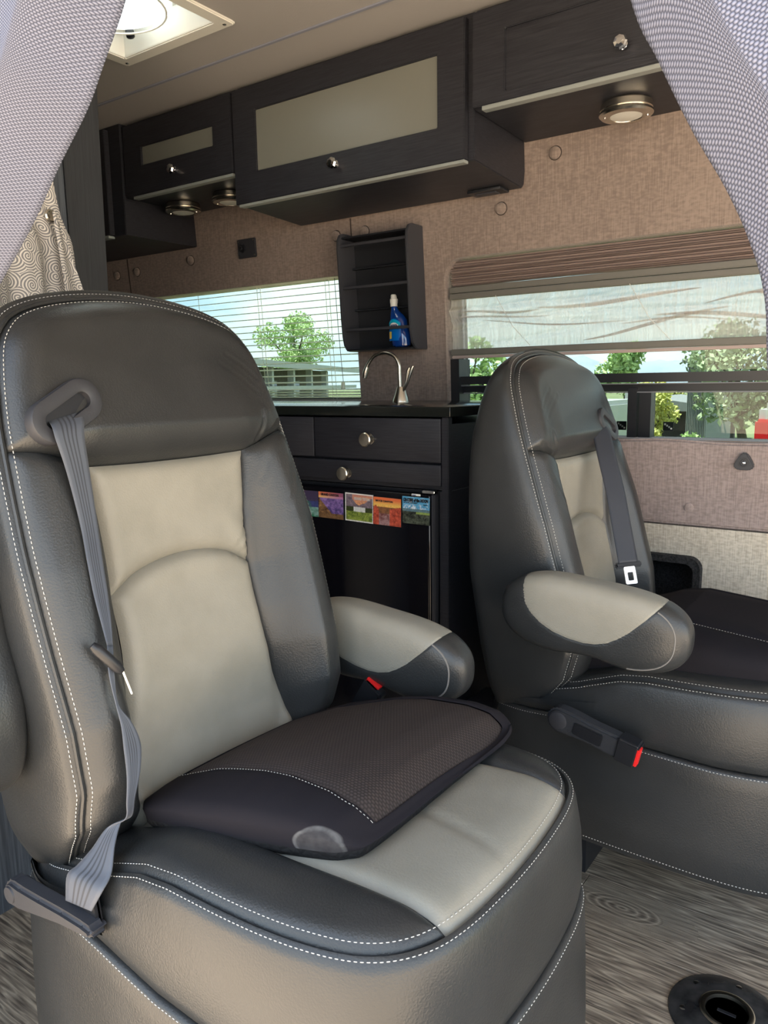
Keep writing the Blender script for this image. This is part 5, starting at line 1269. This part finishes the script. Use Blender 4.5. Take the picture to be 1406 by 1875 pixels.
# ================================================================== SEAT PADS
def pad(label, corners, zbp, htp, far_drop=.0, name='seat_pad', fab='pad_fabric', near=None, far=None, top='pad_mesh'):
    """corners: rear-near, front-near, front-far, rear-far footprint; zbp, htp: (x, value) tables of base height and thickness"""
    c = np.array(corners, float); ZB = lambda p: np.interp(p[:, 0], [q[0] for q in zbp], [q[1] for q in zbp])
    yn = c[:, 1].min(); yf = c[:, 1].max(); xs0, xs1 = c[:, 0].min(), c[:, 0].max()
    HT = lambda p: np.interp(p[:, 0], [q[0] for q in htp], [q[1] for q in htp])-far_drop*smoothstep(.3, 1, (p[:, 1]-yn)/(yf-yn))
    P_ = thing(name, label, 'cushion', (c[:, 0].mean(), c[:, 1].mean(), min(q[1] for q in zbp)), 'seat pads'); pts = []
    for k in range(4):
        a, b, d = c[k-1], c[k], c[(k+1) % 4]; u = (a-b)/np.linalg.norm(a-b); v = (d-b)/np.linalg.norm(d-b)
        r = (.045, .045, .075, .06)[k]; pts += [tuple(b+u*r), tuple(b+(u+v)*r*.27), tuple(b+v*r)]
        pts.append(tuple((b+d)/2-(0 if k else 1)*np.array([0, .010])))
    O = spline(pts, 220, closed=True); n_ = polyline_closed_normals(O); cen = O.mean(0); N = 220
    if ((O-cen)*n_).sum() < 0: n_ = -n_
    def inset(p):
        t = np.clip((p[:, 1]-yn)/(yf-yn), 0, 1); x_ = (p[:, 0]-xs0)/(xs1-xs0)
        return .058*(1-smoothstep(.1, .35, t))*(1-.9*smoothstep(.55, .98, x_))+.006+.022*smoothstep(.75, 1, t)*(1-smoothstep(.8, 1, x_))
    H_ = HT(O)
    near = near or [(xs0, yn+.07), (xs1, yn+.07)]; far = far or [(xs0, yf-.05), (xs1, yf-.04)]
    E_ = O-n_*.007; ny = np.interp(E_[:, 0], [q[0] for q in near], [q[1] for q in near]); fy = np.interp(E_[:, 0], [q[0] for q in far], [q[1] for q in far])
    E_ = np.c_[E_[:, 0], np.clip(E_[:, 1], ny, fy)]; E0 = E_.copy()
    for _ in range(3): E_ = (np.roll(E_, 1, 0)+E_*2+np.roll(E_, -1, 0))/4; zb = ZB(O)
    base = np.concatenate([np.c_[O-n_*.016, zb-.001], np.c_[O-n_*.004, zb+.001], np.c_[O+n_*.001, zb+.008], np.c_[O+n_*.0015, zb+.014]])
    obj('grip_base', (base, grid_faces(4, N, cv=True)+[tuple(reversed(range(N)))]), 'pad_base', P_)
    lay = []
    for ins_, hh in ((-.0015, None), (-.005, .42), (-.004, .62), (.12, .80), (.45, .93), (.8, .99), (1.0, .985), (1.05, .95)):
        z = zb+.014 if hh is None else zb+.014+(H_-.014)*hh
        p = O-n_*ins_ if ins_ < .01 else O+(E_-O)*ins_
        if ins_ > .01: z = ZB(p)+.014+(HT(p)-.014)*hh
        lay.append(np.c_[p, z])
    obj('gusset', (np.concatenate(lay), grid_faces(8, N, cv=True)), fab, P_, angle=None)
    rings = []; edge = E_; UV = []; cc_ = edge.mean(0)
    for k in range(30):
        t = k/29; p = edge*(1-t)+cc_*t
        rings.append(np.c_[p, ZB(p)+HT(p)*.99-.003*(1-min(1, t*12))+.007*(1-(1-min(1, t*2))**2)]); UV += [tuple(x) for x in p]
    obj('top_panel', (np.concatenate(rings), grid_faces(30, N, cv=True), UV), top, P_, angle=None)
    sl_ = edge+np.array([0, -.0035]); st_ = np.c_[sl_, ZB(sl_)+.014+(HT(sl_)-.014)*.985+.0012]
    sel = [i for i in range(N) if O[i, 1] < ny[i]-.004]; k0 = next(k for k in range(len(sel)) if sel[k]-sel[k-1] != 1)
    sel = sel[k0:]+sel[:k0]
    stitches(st_[sel], np.tile([[0, 0, 1.0]], (len(sel), 1)), P_, .0030, .0050, .0007)
    return P_
# dried stain on the near pad's side
m = mat('pad_fabric_stained', (0.016, 0.0145, 0.018), 0.9, spec=.12, sheen=0.0, bump=('noise', 900, .3, .0006, (1, 1, 1))); M['pad_fabric_stained'] = m
t = m.node_tree; g_ = t.nodes.new('ShaderNodeNewGeometry'); sb_ = t.nodes.new('ShaderNodeVectorMath'); sb_.operation = 'SUBTRACT'; sb_.inputs[1].default_value = (-.476, .550, .580)
dv_ = t.nodes.new('ShaderNodeVectorMath'); dv_.operation = 'DIVIDE'; dv_.inputs[1].default_value = (.031, .031, .020)
ln_ = t.nodes.new('ShaderNodeVectorMath'); ln_.operation = 'LENGTH'; rp_ = t.nodes.new('ShaderNodeValToRGB'); nz1 = t.nodes.new('ShaderNodeTexNoise'); nz1.inputs['Scale'].default_value = 90
t.links.new(g_.outputs['Position'], nz1.inputs['Vector']); t.links.new(g_.outputs['Position'], sb_.inputs[0]); t.links.new(sb_.outputs[0], dv_.inputs[0]); t.links.new(dv_.outputs[0], ln_.inputs[0]); t.links.new(ln_.outputs['Value'], rp_.inputs[0])
el = rp_.color_ramp.elements; el[0].position = 0; el[0].color = (.3, .3, .3, 1); el[1].position = 1.0; el[1].color = (0, 0, 0, 1)
for p_, v_ in ((.80, .35), (.88, .9), (.94, .9)): q = el.new(p_); q.color = (v_, v_, v_, 1)
ml = t.nodes.new('ShaderNodeMath'); ml.operation = 'MULTIPLY'; t.links.new(rp_.outputs[0], ml.inputs[0]); t.links.new(nz1.outputs['Fac'], ml.inputs[1])
mxx = t.nodes.new('ShaderNodeMixRGB'); mxx.inputs[1].default_value = (.016, .0145, .018, 1); mxx.inputs[2].default_value = (.17, .17, .17, 1)
t.links.new(ml.outputs[0], mxx.inputs[0]); t.links.new(mxx.outputs[0], t.nodes['Principled BSDF'].inputs['Base Color'])
pad('charcoal wedge seat pad with white oval stain on the near seat', [(-.757, .527), (-.437, .552), (-.428, .950), (-.752, .880)],
    [(-.78, .508), (-.70, .526), (-.60, .547), (-.45, .563), (-.42, .563)], [(-.78, .034), (-.68, .052), (-.56, .058), (-.50, .053), (-.465, .043), (-.445, .028), (-.43, .016)], .012, fab='pad_fabric_stained', near=[(-.757, .597), (-.65, .606), (-.55, .603), (-.47, .598), (-.43, .606)], far=[(-.757, .80), (-.70, .842), (-.60, .885), (-.55, .900), (-.47, .912), (-.42, .905)])
pad('plain charcoal seat pad on the far seat behind its armrest', [(-.53, 1.395), (-.16, 1.385), (-.16, 1.76), (-.53, 1.76)],
    [(-.55, .455), (-.40, .500), (-.16, .515)], [(-.55, .08), (-.35, .10), (-.16, .07)], .0, top='pad_fabric')
